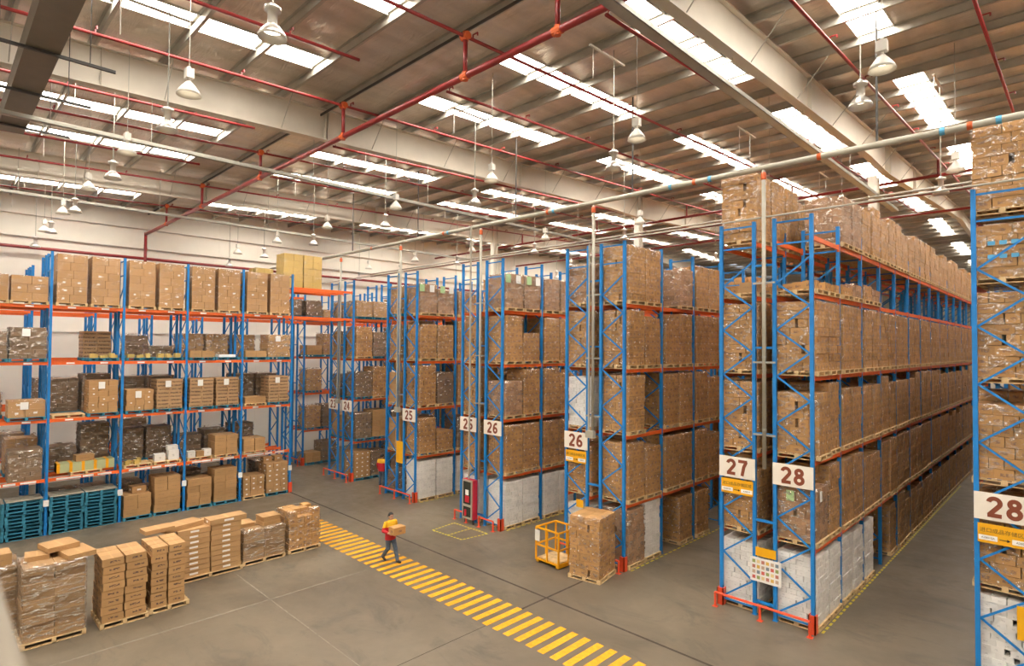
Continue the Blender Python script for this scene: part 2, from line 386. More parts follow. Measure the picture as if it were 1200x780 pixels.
def wrap_mesh(dx,dy,z0,z1,mat,seed=0):
    k=(round(dx,1),round(dy,1),round(z0,1),round(z1,1),mat.name,seed)
    if k in _wm: return _wm[k]
    m=MB(); e=.022; a,b=dx/2+e,dy/2+e; per=[]; n=9
    for i in range(n): per.append((-a+2*a*i/n,-b))
    for i in range(n): per.append((a,-b+2*b*i/n))
    for i in range(n): per.append((a-2*a*i/n,b))
    for i in range(n): per.append((-a,b-2*b*i/n))
    prev=None; nz=14
    for q in range(nz+1):
        z=z0+(z1-z0)*q/nz; pts=[]
        for x,y in per:
            d=noise.noise(Vector((x*3+seed*7,y*3,z*5)))*.022
            r=math.hypot(x,y) or 1; pts.append((x+x/r*d,y+y/r*d,z+(noise.noise(Vector((x*4,y*4,seed)))*.03 if q in (0,nz) else 0)))
        ring=m.ring(pts)
        if prev: m.quadstrip(prev,ring)
        prev=ring
    a2,b2=a-.14,b-.14; m.quadstrip(prev,m.ring([(x*a2/a,y*b2/b,z1+.012) for x,y in per]))
    _wm[k]=m.mesh('stretch_wrap',mat,True); return _wm[k]
_jm={}
def joined(key,boxes,mat):
    if key not in _jm:
        m=MB()
        for x,y,z,a,b,h,r in boxes: m.box(x-a/2+.006,y-b/2+.006,z,x+a/2-.006,y+b/2-.006,z+h-.007)
        _jm[key]=m.mesh('cartons',mat)
    return _jm[key]
# kinds: mat, layer height, patternA, patternB, film
KIND={'brown':(m_brown,.235,(3,4),(4,3),m_film),'rosy':(m_brown2,.20,(3,4),(4,3),m_film2),'white':(m_whitec,.135,(3,4),(4,3),None),
 'tan':(m_tan,.32,(2,2),(2,2),m_film3),'grey':(m_greyc,.17,(2,2),(2,3),m_film2),'plain':(m_plain,.30,(2,2),(2,2),None),'slot':(m_slot,.16,(2,2),(2,2),None),
 'dotted':(m_dotted,.24,(2,3),(2,3),None),'yellow':(m_yel,.36,(2,2),(2,2),m_film3),'wtan':(m_tan,.22,(3,3),(2,3),m_film2)}
def load(kind,label,group,loc,dx=1.0,dy=1.02,h=1.9,detail=False,pal=m_wood,wrap=True,rz=0,seed=0,drop=0,name='pallet_load',sheet=False):
    mat,lh,pA,pB,fm=KIND[kind]; rg=random.Random(seed)
    t=thing(name,label,'pallet load',loc,rz,group)
    if pal: put('pallet',pallet_mesh(dx+.08,dy+.05,pal),t)
    n=max(1,int(round((h-.13)/lh))); z0=.135 if pal else 0
    if kind=='tan':
        bx=[]
        for k in range(n):
            s=.44+.12*((k+seed)%2)+rg.uniform(-.03,.03)
            for i,xx in enumerate((-dx/4,dx/4)): bx+= [(xx,-dy/2+dy*s/2,z0+k*lh,dx/2,dy*s,lh,rg.uniform(-.01,.01)),(xx,-dy/2+dy*(s+1)/2,z0+k*lh,dx/2,dy*(1-s),lh,rg.uniform(-.01,.01))]
    else: bx=stack(rg,dx,dy,z0,lh,n,pA,pB,drop=drop,gapp=.22 if detail else .1)
    if detail:
        for b in bx: o=put('carton',carton_mesh(b[3:6],mat),t,b[:3],b[6])
    else:
        o=put('cartons',joined((kind,round(dx,2),round(dy,2),n,bool(pal),seed%4,drop>0),bx,mat),t); o['kind']='stuff'
    if sheet: MB().box(dx/2+.035,-dy*.18,z0+n*lh-.34,dx/2+.04,dy*.04,z0+n*lh-.06).build('label_sheet',m_paper,t)
    if wrap and fm: put('stretch_wrap',wrap_mesh(dx,dy,.11,z0+n*lh+.01,fm,seed%3),t)
    return t

# ------------------------------------------------------------------ racks
LV=[2.16,4.45,6.68,8.88,10.42]; LW=['floor','second','third','fourth','fifth','top']
TOP=11.0; FW=.955; GAP=.5614; X0=-5.154; PX=5.85; Y0=16.45
def pxs(k): p4=X0-k*PX; return p4-2*FW-GAP,p4-FW-GAP,p4-FW,p4
_post={}
def post_mesh(top):
    if top not in _post:
        m=MB(); w=.045   # open C-section upright
        m.box(-w,-w,0,w,-w+.012,top).box(-w,-w,0,-w+.012,w,top).box(w-.012,-w,0,w,w,top).box(-w-.02,-w-.03,0,w+.02,w+.03,.012)
        _post[top]=m.mesh('post',m_blue)
    return _post[top]
def brace_list(d,top):
    L=[((.05,.18),(d-.05,.18)),((.05,top-.12),(d-.05,top-.12)),((.05,top-.72),(d-.05,top-.72))]; z=.25; s=0
    while z+.64<top-.7:
        a,b=(.05,d-.05) if s%2==0 else (d-.05,.05); L.append(((a,z),(b,z+.64))); z+=.64; s+=1
    return L
_fm={}
def frame(parent,x,y,d,top,detail):
    if detail:
        f=put('upright_frame',None,parent,(x,y,0))
        put('post',post_mesh(top),f); put('post',post_mesh(top),f,(d,0,0))
        key=('br',round(d,3),top)
        if key not in _fm: _fm[key]=[MB().bar((a[0],0,a[1]),(b[0],0,b[1]),.03,.045).mesh('brace',m_blue) for a,b in brace_list(d,top)]
        for me in _fm[key]: put('brace',me,f)
    else:
        key=('fr',round(d,3),top)
        if key not in _fm:
            m=MB(); w=.05
            for q in (0,d): m.box(q-w,-w,0,q+w,-w+.012,top).box(q-w,-w,0,q-w+.012,w,top).box(q+w-.012,-w,0,q+w,w,top)
            for a,b in brace_list(d,top): m.bar((a[0],0,a[1]),(b[0],0,b[1]),.03,.045)
            _fm[key]=m.mesh('upright_frame',m_blue)
        put('upright_frame',_fm[key],parent,(x,y,0))
_bm={}
def beam(parent,x,y0,y1,z,plate=False,name='beam'):
    k=round(y1-y0,3)
    if k not in _bm: _bm[k]=MB().box(-.025,.05,-.12,.025,k-.05,0).box(-.035,.045,-.17,.03,.06,.04).box(-.035,k-.06,-.17,.03,k-.045,.04).mesh('beam',m_orange)
    b=put(name,_bm[k],parent,(x,y0,z))
    if plate:
        for f in (.27,.73): MB().box(.026,k*f-.13,-.09,.032,k*f+.13,-.03).build('label_plate',m_paper,b)
    return b
def blocker_section(t,ys,d,levels,top,y00):  # deep rack frames and beams, added as occluders against light from behind
    m=MB(); w=.05
    for y in ys[1:]:
        for q in (0,d): m.box(q-w,y-y00-w,0,q+w,y-y00+w,top)
        for a,b in brace_list(d,top): m.bar((a[0],y-y00,a[1]),(b[0],y-y00,b[1]),.03,.045)
    for a,b in zip(ys,ys[1:]):
        for z in levels:
            for x in (-.02,d+.02): m.box(x-.025,a-y00+.05,z-.12,x+.025,b-y00-.05,z,1)
    m.build('blocker_section',[m_blue,m_orange],t)['kind']='stuff'
def rack(label,xa,xb_,ys,levels,top=TOP,detail=2,group='pallet racks',plate=False,front=1,openlv=()):
    t=thing('pallet_rack',label,'rack',(xa,ys[0],0),0,group); d=xb_-xa
    for i,y in enumerate(ys): frame(t,0,y-ys[0],d,top if i==0 or not openlv else top,i<detail)
    for a,b in zip(ys,ys[1:]):
        y0,y1=(a,b) if a<b else (b,a)
        for z in levels: 
            beam(t,d+.02 if front>0 else d,y0-ys[0],y1-ys[0],z,plate and front>0); beam(t,-.02,y0-ys[0],y1-ys[0],z)
    return t
ROWN={(-1,'L'):'rack at right picture edge',(0,'R'):'rack along the long aisle',(0,'L'):'rack left of picture board',(1,'R'):'rack behind the yellow cage',(1,'L'):'noticed rack behind cage',
 (2,'R'):'right rack by hose cabinet',(2,'L'):'left rack by hose cabinet',(3,'R'):'lone signed rack 25',(3,'L'):'rack left of lone 25',(4,'R'):'right rack of distant pair',(4,'L'):'left rack of distant pair',(5,'R'):'rack deep behind distant pair',(5,'L'):'rack nearest the side wall'}
ADJ={'brown':'wrapped brown','rosy':'film wrapped reddish','white':'white','tan':'light tan','grey':'grey brown wrapped','plain':'plain brown','slot':'slotted brown','dotted':'white labelled','yellow':'yellow','wtan':'film wrapped tan'}
racks={}
MASS=[]  # deep loads out of view, added to keep stray light off the aisles
for k in (-1,0,1,2,3,4,5):
    p1,p2,p3,p4=pxs(k); bay=2.3 if k<=0 else 2.37; nb={-1:3,0:15,1:4,2:4,3:3,4:3,5:3}[k]
    ys=[Y0+bay*i for i in range(nb+1)]
    lv=LV if k<=0 else LV[:4]
    racks[(k,'R')]=rack('blue and orange pallet rack row: '+ROWN.get((k,'R'),'beyond the right edge'),p3,p4,ys,lv,detail=2 if k>=0 else 1)
    racks[(k,'L')]=rack('blue and orange pallet rack row, '+ROWN[(k,'L')],p1,p2,ys,lv,detail=2 if k>=0 else 1)
    nf=15 if k<=0 else 11
    if nf>nb:
        fy=[Y0+bay*i for i in range(nb,nf+1)]
        for sd in 'LR':
            blocker_section(racks[(k,sd)],fy,FW,lv,TOP,Y0)
            for b_ in range(nb,nf):
                for q_ in (-.535,.535):
                    for l_ in range(len(lv)+1):
                        if l_==4 and k<=0 and b_>4: continue
                        MASS.append(((p3+p4)/2 if sd=='R' else (p1+p2)/2,Y0+bay*(b_+.5)+q_,0 if l_==0 else LV[l_-1],R.choice((1.75,1.9,1.6)) if l_!=4 or k>0 else 1.2))
    sp=MB()
    spm=sp.box(-FW-GAP+.05,-.04,0,-FW-.05,.04,.06).mesh('row_spacer',m_blue)
    for y in ys[:3]:
        for z in (.35,2.6,5.0,7.4,9.7): put('row_spacer',spm,racks[(k,'R')],(FW,y-Y0,z))
def fill(k,side,lvl,spec,start=0):
    """spec: list of (kind,height[,opts]) per pallet place, two per bay"""
    p1,p2,p3,p4=pxs(k); xc=(p3+p4)/2+.02 if side=='R' else (p1+p2)/2; bay=2.3 if k<=0 else 2.37
    z=0.0 if lvl==0 else LV[lvl-1]
    for i,s in enumerate(spec):
        if s is None: continue
        i+=start; kind,h=s[0],s[1]; o=dict(s[2]) if len(s)>2 else {}
        b,q=divmod(i,2); y=Y0+bay*b+bay/2+(-.535 if q==0 else .535)
        if k==0 and side=='R' and i>=14: FAR.append((kind,xc,y,z,h)); continue
        det=o.pop('detail',None)
        if det is None: det=(k==-1 and i<1) or (k==0 and i<2) or (k==1 and i<1)
        if kind=='white' and k!=-1: det=False
        lab='%s carton load, %s level of %s, %s from front'%(ADJ[kind],LW[lvl],ROWN.get((k,side),'right edge rack'),ORD[i])
        load(kind,lab,'pallet loads in the numbered racks',(xc+R.uniform(-.02,.03),y+R.uniform(-.02,.02),z),dx=o.pop('dx',1.04),dy=.985,h=h+R.uniform(-.02,.02),detail=det,seed=R.randrange(999),**o)
FAR=[]
B=lambda h=1.98,**o:('brown',h,o)
# rack 28 on the long aisle
fill(0,'R',0,[('white',1.93),('white',1.9),('white',1.92),('white',1.9),('white',1.92),None,None,B(1.8),B(1.9)]+[B(1.85) for _ in range(20)])
fill(0,'R',1,[('rosy',1.55,{'detail':True})]+[B(R.choice((1.98,1.98,1.78))) for _ in range(29)])
fill(0,'R',2,[B(1.78,dx=1.12)]+[B(R.choice((1.98,1.78))) for _ in range(29)])
fill(0,'R',3,[B(1.96) for _ in range(30)])
fill(0,'R',4,[('brown',.37,dict(wrap=False,drop=.5)),('brown',.37,dict(wrap=False,drop=.6)),('brown',.37,dict(wrap=False,drop=.3)),('rosy',.5),('brown',.6),('rosy',.5)])
fill(0,'R',5,[None,None,('rosy',1.6,{'detail':False}),('rosy',1.5),B(1.5),B(1.75)]+[B(R.choice((1.75,1.55))) for _ in range(24)])
for b_ in range(2,15):
    for q_ in (-.535,.535):
        for l_ in (0,1,2,3,5): MASS.append(((pxs(0)[0]+pxs(0)[1])/2,Y0+2.3*(b_+.5)+q_,0 if l_==0 else LV[l_-1],R.choice((1.75,1.9))))
mm_=MB()
for x,y,z,h in MASS:
    if any(abs(x-({-5.9:-6.36}.get(g,g)))<.8 and abs(y-CY)<.75 for g in GX): x+=-.12 if x<min(GX,key=lambda g:abs(g-x)) else .12
    T=Matrix.Translation((x,y,z)); n=int(h/.3)
    for pt in pallet_parts(1.04,1.04)[1:2]:
        o_=len(mm_.v); mm_.v+=[tuple(T@Vector(v)) for v in pt.v]; mm_.f+=[tuple(i+o_ for i in f) for f in pt.f]; mm_.u+=pt.u; mm_.m+=[1]*len(pt.f)
    for b in stack(R,1.0,1.0,.135,(h-.13)/n,n,(2,3),(3,2),gapp=.1): mm_.box(b[0]-b[3]/2+.006,b[1]-b[4]/2+.006,b[2],b[0]+b[3]/2-.006,b[1]+b[4]/2-.006,b[2]+b[5]-.007,0,T)
tag(mm_.build('blocker_pallet_loads',[m_brown,m_wood]),'distant brown carton loads added deep in the racks to block light','pallet loads',None,'stuff')
fm_=MB()
for kind,x,y,z,h in FAR:
    mt,lh,pA,pB,_=KIND[kind]; n=int(round((h-.13)/lh)); T=Matrix.Translation((x,y,z))
    for b in stack(R,1.06,1.02,.135,lh,n,pA,pB,gapp=.1): fm_.box(b[0]-b[3]/2+.009,b[1]-b[4]/2+.009,b[2],b[0]+b[3]/2-.009,b[1]+b[4]/2-.009,b[2]+b[5]-.01,0,T)
    q=len(fm_.v)
    for pt in pallet_parts(1.1,1.04):
        o_=len(fm_.v); fm_.v+=[tuple(T@Vector(v)) for v in pt.v]; fm_.f+=[tuple(i+o_ for i in f) for f in pt.f]; fm_.u+=pt.u; fm_.m+=[1]*len(pt.f)
    w_=wrap_mesh(1.06,1.02,.03,.135+n*lh+.01,m_film,len(FAR)%3); o_=len(fm_.v)
    fm_.v+=[tuple(T@v.co) for v in w_.vertices]; fm_.f+=[tuple(i+o_ for i in p.vertices) for p in w_.polygons]; fm_.u+=[(0,0)]*sum(len(p.vertices) for p in w_.polygons); fm_.m+=[2]*len(w_.polygons)
tag(fm_.build('far_pallet_loads',[m_brown,m_wood,m_film]),'distant mass of brown carton loads deep along the 28 aisle','pallet loads',None,'stuff')
# rack 27
fill(0,'L',0,[('white',1.95),('white',1.9),('white',1.9),('white',1.9)]); fill(0,'L',1,[B(1.75)]+[B(1.95)]*2); fill(0,'L',2,[B(1.96,dx=1.1)]+[B(1.9)]*2); fill(0,'L',3,[B(1.96)]+[B(1.9)]*3)
fill(0,'L',4,[('plain',.45,dict(drop=.5)),('brown',.4,dict(wrap=False,detail=False))]); fill(0,'L',5,[B(1.98),B(1.9),B(1.9),B(1.7)])
# far right rack 28
fill(-1,'L',0,[('white',1.97,{'detail':True}),('white',1.9)]); fill(-1,'L',1,[B(2.0),B(1.9)]); fill(-1,'L',2,[B(1.85),B(1.9)]); fill(-1,'L',3,[B(1.96),B(1.9)]); fill(-1,'L',4,[('brown',1.35,{'detail':True}),B(1.35)]); fill(-1,'L',5,[B(2.0),B(1.9)])
# rack behind the cage (26/27)
fill(1,'R',0,[('rosy',1.95,{'detail':True}),('white',1.95),None,B(1.8),B(1.8)]); fill(1,'R',1,[('brown',2.0),B(1.75),B(2.0),B(2.0),B(1.9),B(1.9)]); fill(1,'R',2,[B(1.98),None,B(1.9),B(1.9),B(1.98),B(1.9)]); fill(1,'R',3,[B(1.98),B(1.76),B(1.76),B(1.9),B(1.96),B(1.9)]); fill(1,'R',4,[B(2.1),B(2.1),None,('rosy',1.5),B(1.75),B(1.75)])
fill(1,'L',0,[('white',1.75),('white',1.7)]); fill(1,'L',1,[B(1.75)]+[B(1.8)]*3); fill(1,'L',2,[('white',1.95),B(1.9),B(1.9)]); fill(1,'L',3,[B(1.96),B(1.9),B(1.9)]); fill(1,'L',4,[('rosy',1.6,{'detail':True}),('rosy',1.6),('rosy',1.6)])
# 25/26
fill(2,'R',0,[('white',1.93)]*4); fill(2,'R',1,[B(1.98),B(1.98),B(1.98),B(1.98)]); fill(2,'R',2,[('rosy',1.45),B(1.95),B(1.98),B(1.7)]); fill(2,'R',3,[B(1.98),B(1.3),B(1.98),B(1.9)]); fill(2,'R',4,[('rosy',1.6),('rosy',1.6),('rosy',1.55),('rosy',1.6)])
fill(2,'L',0,[('white',1.9)]*3); fill(2,'L',1,[B(1.95)]*3); fill(2,'L',2,[B(1.95),('grey',1.7),B(1.8)]); fill(2,'L',3,[B(1.95)]*3); fill(2,'L',4,[None,B(1.6),B(1.6)])
# 24/25
fill(3,'R',0,[('white',1.9),('white',1.95),('white',1.95)]); fill(3,'R',1,[B(1.7),B(1.0),('grey',1.6)]); fill(3,'R',2,[B(1.98),('grey',1.6),B(1.9)]); fill(3,'R',3,[B(1.85),B(1.85),B(1.9)]); fill(3,'R',4,[('rosy',1.45),('rosy',1.4),('rosy',1.4)])
fill(3,'L',0,[('grey',1.2,{'pal':m_bluepal})]); fill(3,'L',1,[('plain',1.5),('grey',1.6)]); fill(3,'L',2,[('plain',1.6),B(1.9)]); fill(3,'L',3,[B(1.7),B(1.9)]); fill(3,'L',4,[B(1.6,pal=m_bluepal),B(1.6)])
# 23/24 and beyond
BP={'pal':m_bluepal}
fill(4,'R',0,[('dotted',1.6,BP),('grey',1.4,BP),('grey',1.5,BP)]); fill(4,'R',1,[('grey',1.5,BP),('plain',1.65,BP),('grey',1.5,BP)]); fill(4,'R',2,[('grey',1.45,BP),B(1.75),('grey',1.5,BP)]); fill(4,'R',3,[B(1.75),('grey',1.5,BP),B(1.7)]); fill(4,'R',4,[('wtan',1.1,BP),('wtan',1.0,BP),('wtan',1.2,BP)])
fill(4,'L',1,[('plain',1.4,BP)]); fill(4,'L',2,[('grey',1.4,BP)]); fill(4,'L',3,[B(1.5)]); fill(4,'L',4,[('wtan',1.1,BP)])
fill(5,'R',0,[('plain',.75,BP),('grey',1.3,BP)]); fill(5,'R',2,[('wtan',1.5,BP)]); fill(5,'R',1,[('wtan',1.5,BP),('grey',1.5,BP)]); fill(5,'R',3,[('plain',.7,BP),('wtan',1.5,BP)]); fill(5,'R',4,[('grey',.9,BP),('wtan',.8,BP)])

# ------------------------------------------------------------------ left racks (near side of the cross aisle)
LXF=-28.66; LBAY=2.414; LY=[13.03-LBAY*i for i in range(7)]
LROW={'front':(LXF-FW,LXF),'middle':(LXF-2*FW-GAP,LXF-FW-GAP),'rear':(LXF-PX-FW,LXF-PX),'wall':(LXF-PX-2*FW-GAP,LXF-PX-FW-GAP)}
for nm,(a,b) in LROW.items():
    racks[nm]=rack('blue and orange pallet rack row at left, %s one towards the wall'%{'front':'first','middle':'second','rear':'third','wall':'fourth and last'}[nm],a,b,LY,LV[:4],detail=6 if nm=='front' else 1,plate=(nm=='front'))
# bridge over the cross aisle
for nm in ('front','middle','rear'):
    a,b=LROW[nm]; t=thing('bridge_beams','orange bridging beams over the cross aisle, %s pair from the front'%{'front':'first','middle':'second','rear':'third'}[nm],'beam',(a,13.03,0),0,'bridging beams over the aisle')
    for z in (LV[3],10.36):
        for x in (0,FW): beam(t,x,0,Y0-13.03,z)
def lfill(row,lvl,bay,q,kind,h,label=None,dx=1.0,dy=1.0,detail=True,pal=m_bluepal,wrap=True,**o):
    a,b=LROW[row]; z=0 if lvl==0 else LV[lvl-1]; y=LY[bay]-LBAY/2+(.56 if q==0 else -.56) if q<2 else LY[bay]-LBAY/2
    lab=label or '%s carton load, %s level, left %s rack, %s bay, %s side'%(ADJ[kind],LW[lvl],row,ORD[bay],'right' if q==0 else 'left')
    return load(kind,lab,'pallet loads in the left racks',((a+b)/2+.02,y,z),dx,dy,h,detail,pal,wrap,seed=R.randrange(999),**o)
for bay in range(4):
    for q in (0,1): lfill('front',4,bay,q,'tan',2.06,dy=.97,pal=m_wood)
lfill('front',4,4,0,'tan',1.1,dy=1.1,pal=m_wood); lfill('front',4,4,1,'tan',1.1,pal=m_wood)
lfill('front',3,0,0,'wtan',1.2,sheet=True,dy=1.1); lfill('front',3,0,1,'plain',.43); lfill('front',3,1,1,'plain',.43); lfill('middle',3,1,0,'wtan',1.2); lfill('middle',3,1,1,'wtan',1.15); lfill('middle',3,0,1,'wtan',1.2)
lfill('front',3,4,0,'grey',1.35,sheet=True,dy=1.1); lfill('front',3,4,1,'grey',1.2)
lfill('middle',3,3,0,'slot',1.2,detail=False); lfill('middle',3,2,0,'grey',.6,detail=False)
lfill('front',2,0,0,'slot',1.4,sheet=True); lfill('front',2,0,1,'plain',.43,pal=m_wood); lfill('front',2,1,0,'slot',1.42,sheet=True); lfill('front',2,1,1,'slot',1.42,sheet=True); lfill('front',2,2,0,'slot',1.42,sheet=True); lfill('front',2,2,1,'wtan',1.1,sheet=True,wrap=False); lfill('front',2,3,0,'wtan',1.45,sheet=True,wrap=False); lfill('front',2,4,0,'tan',.77,sheet=True,dy=1.1)
for bay,hs in ((0,(1.5,1.5)),(1,(1.0,1.3)),(2,(1.5,1.45)),(3,(1.6,1.5))):
    for q in (0,1): lfill('middle',2,bay,q,'grey',hs[q],detail=False)
for bay,q,h in ((0,1,1.3),(1,0,1.2),(2,0,1.5),(2,1,1.5),(3,0,1.9),(1,1,.9)): lfill('middle',1,bay,q,'grey',h,detail=False)
lfill('middle',1,3,1,'grey',.9,detail=False); lfill('middle',1,4,0,'wtan',1.5,detail=False); lfill('middle',2,4,1,'wtan',.9,detail=False)
lfill('front',1,0,1,'plain',.73,pal=m_wood); lfill('front',1,1,0,'plain',1.03,pal=m_wood); lfill('front',1,4,0,'grey',1.4,pal=None)
lfill('front',0,0,0,'dotted',1.6,dy=1.05); lfill('front',0,0,1,'dotted',1.1,pal=m_wood); lfill('front',0,1,0,'plain',1.65); lfill('front',0,1,1,'plain',1.3); lfill('front',0,2,0,'plain',1.68); lfill('front',0,2,1,'plain',1.0)
for bay,q,h in ((0,0,1.5),(1,0,1.2),(1,1,1.5),(2,0,1.0),(2,1,1.4),(3,0,1.3),(3,1,1.3),(4,0,1.0),(4,1,1.2)): lfill('middle',0,bay,q,'grey',h,detail=False)
for bay,lv,h in ((1,2,1.3),(3,2,1.3),(0,3,1.2),(2,3,1.1),(2,1,1.5),(4,1,1.2)): lfill('rear',lv,bay,bay%2,'grey',h,detail=False)
# yellow loads on the bridge
for i,(row,y,h) in enumerate((('middle',13.75,1.95),('middle',14.85,1.95),('rear',13.95,1.6))):
    a,b=LROW[row]; load('yellow','pale yellow wrapped bale load on the aisle bridge, %s'%['left of the tall pair','right of the tall pair','shorter one further back'][i],'yellow loads on the aisle bridge',((a+b)/2,y,10.36),1.0,1.04,h,True,m_wood,True,seed=i)
for i,y in enumerate((13.8,14.95)):
    a,b=LROW['middle']; load('grey','grey brown wrapped load on the lower aisle bridge, %s'%['left','right'][i],'loads on the lower bridge',((a+b)/2,y,LV[3]),.95,.9,.95,False,m_bluepal,True,seed=i+3)
# small loose goods on the left racks
def loose_box(name,label,cat,loc,d,mat,rz=0,group=None):
    o=put(name,carton_mesh(d,mat),None,loc,rz); return tag(o,label,cat,group)
fx=(LROW['front'][0]+LROW['front'][1])/2
def empty_pallet(label,loc,mat=m_wood,group='empty pallets',dx=1.0,dy=1.05,rz=0,deckmat=None):
    t=thing('pallet',label,'pallet',loc,rz,group); a,b,c=PP(dx,dy,mat,deckmat)
    put('top_deck',a,t); put('block_row',b,t); put('bottom_deck',c,t); return t
_pp={}
def PP(dx,dy,mat,deckmat=None):
    k=(dx,dy,mat.name,deckmat.name if deckmat else 0)
    if k not in _pp:
        t,s,b=pallet_parts(dx,dy); _pp[k]=(t.mesh('top_deck',deckmat or mat),s.mesh('block_row',mat),b.mesh('bottom_deck',mat))
    return _pp[k]
def yb(bay,q): return LY[bay]-LBAY/2+(.56 if q==0 else -.56)
rl=random.Random(5)
for n,(lvl,bay,q,mat,cnt) in enumerate(((3,2,0,m_yel,6),(3,2,1,m_yel,5),(3,3,0,m_yel,6),(1,2,1,m_yel,4))):
    z=LV[lvl-1]; y=yb(bay,q); pm_=m_bluepal if lvl==3 else m_wood
    empty_pallet('%s pallet of small parcels, %s level of left front rack, %s bay %s'%('blue' if lvl==3 else 'wooden',LW[lvl],ORD[bay],'right' if q==0 else 'left'),(fx,y,z),pm_)
    for i in range(cnt):
        hh=rl.uniform(.1,.2)
        loose_box('parcel','small pale yellow parcel, %s level, %s bay of left rack, %s side, %s from left'%(LW[lvl],ORD[bay],'right' if q==0 else 'left',ORD[i]),'parcel',(fx+.25-.35*(i%2),y-.38+.17*i,z+.135),(.3,.16,hh),m_yel,rl.uniform(-.05,.05),'small parcels %d'%n)
empty_pallet('bare wooden pallet on the third level of the left front rack',(fx,yb(3,1),LV[1]))
empty_pallet('blue pallet under small white boxes on the fourth level',(fx,yb(1,0),LV[2]),m_bluepal)
loose_box('white_box','flat white box on a blue pallet, fourth level of left rack','box',(fx+.15,yb(1,0),LV[2]+.135),(.5,.75,.13),m_paper)
empty_pallet('wooden pallet carrying white boxes, second level of left front rack',(fx,yb(2,0)-1.12+1.12,LV[0]))
for i,(dx_,dy_,hh,zz) in enumerate(((.1,.28,.42,0),(.1,-.25,.3,0),(.12,.25,.2,.42))): loose_box('white_box','small white box, second level of left rack, %s'%['tall one','low one','one on top'][i],'box',(fx+.2-dx_,yb(2,0)+dy_,LV[0]+.135+zz),(.4,.42,hh),m_whitec,rl.uniform(-.1,.1))
empty_pallet('wooden pallet with mixed small boxes, second level beside stacked cartons',(fx,yb(1,1),LV[0]))
for i,(dy_,hh,mt) in enumerate(((.3,.28,m_whitec),(-.05,.25,m_plain),(-.35,.32,m_whitec))): loose_box('small_box','%s small box on wooden pallet, second level of left rack'%['left white','brown middle','right white'][i],'box',(fx+.2,yb(1,1)-dy_,LV[0]+.135),(.35,.32,hh),mt,rl.uniform(-.1,.1))
empty_pallet('wooden pallet under the yellow strapped roll, second level of left rack',(fx,yb(3,0)-.5,LV[0]))
rt=thing('strapped_roll','pale green roll with yellow straps on the left rack second level','roll',(fx+.1,yb(3,0)-.5,LV[0]+.135))
MB().box(-.3,-.95,0,.3,.95,.36).build('roll_body',plain('roll_green',(.42,.45,.25),.6),rt)
for q in (-.9,-.5,-.1,.3,.7): MB().box(-.31,q-.05,.0,.31,q+.05,.375).build('strap',m_cage,rt)
loose_box('carton','brown carton lying on the yellow strapped roll','carton',(fx+.1,yb(3,0)-.55,LV[0]+.51),(.45,.62,.25),m_plain,.1)
for i,(dx_,dy_,zz) in enumerate(((.1,-.3,.0),(.15,.25,.0))): loose_box('carton','loose brown carton on top of the end stack, %s'%['left','right'][i],'carton',(fx-dx_,yb(0,0)+dy_,1.578),(.38,.42,.26),m_dotted,.1*i)
loose_box('carton','brown carton with white label atop the floor stack beside blue pallets','carton',(fx-.05,yb(2,1)+.1,1.035),(.5,.55,.28),m_dotted,.1)
# white and orange striped beam tape on the second level of the left front rack
for bay in range(5):
    m=MB()
    for f in (.2,.45,.62,.8): m.box(LXF+.028+.02,LY[bay]-LBAY*f-.19,LV[0]-.1,LXF+.036+.02,LY[bay]-LBAY*f+.17,LV[0]-.02)
    m.build('striped_tape',m_paper,racks['front']).matrix_parent_inverse=Matrix.Translation((-LROW['front'][0],-LY[0],0))
for i,yv in enumerate(LY[:5]): tag(MB().box(LXF+.055,yv-.09,1.1,LXF+.06,yv+.09,1.35).build('tag_card',m_paper),'white location card on left rack post, %s from the aisle'%ORD[i],'card','rack location cards')
# blue pallet stacks
for s,(bay,q) in enumerate(((3,0),(3,1),(4,0),(4,1))):
    for i in range(11):
        empty_pallet('blue wooden pallet, %s from floor, in the %s pallet stack from the right'%(ORD[i],ORD[s]),(fx+.06+rl.uniform(-.02,.02),yb(bay,q)+rl.uniform(-.02,.02),i*.132),m_bluepal,'blue pallets stacked on the floor',1.02,1.08,rl.uniform(-.02,.02),m_worn if i==10 else None)

# ------------------------------------------------------------------ signs
def text(s,size,mat,parent,loc,bold=.0,ext=.003,name='lettering',sx=1):
    cu=bpy.data.curves.new(name,'FONT'); cu.body=s; cu.size=size; cu.align_x='CENTER'; cu.align_y='CENTER'; cu.extrude=ext; cu.offset=bold
    cu.materials.append(mat); o=bpy.data.objects.new(name,cu); COL.objects.link(o); 
    me=bpy.data.meshes.new_from_object(o.evaluated_get(bpy.context.evaluated_depsgraph_get())); bpy.data.objects.remove(o)
    o=put(name,me,parent,loc); o.rotation_euler=(PI/2,0,0); return o
def strokes(c):
    A=lambda cx,cy,r,a0,a1,ry=None:[(cx+r*math.cos(math.radians(a0+(a1-a0)*i/16)),cy+(ry or r)*math.sin(math.radians(a0+(a1-a0)*i/16))) for i in range(17)]
    return {'2':[A(.3,.70,.22,170,-38)+[(.09,.09)],[(.03,.085),(.58,.085)]],'3':[A(.28,.72,.2,150,-90),A(.28,.29,.22,90,-150)],'4':[[(.42,0),(.42,.98)],[(.46,.98),(.06,.3),(.62,.3)]],
     '5':[[(.54,.92),(.14,.92),(.11,.5)],A(.29,.32,.22,125,-150)],'6':[A(.31,.30,.21,0,360),[(.10,.3),(.11,.5),(.17,.7),(.29,.86),(.40,.91),(.53,.85)]],'7':[[(.02,.92),(.60,.92)],[(.55,.92),(.38,.58),(.27,0)]],'8':[A(.3,.735,.175,0,360,.17),A(.3,.29,.215,0,360,.205)]}[c]
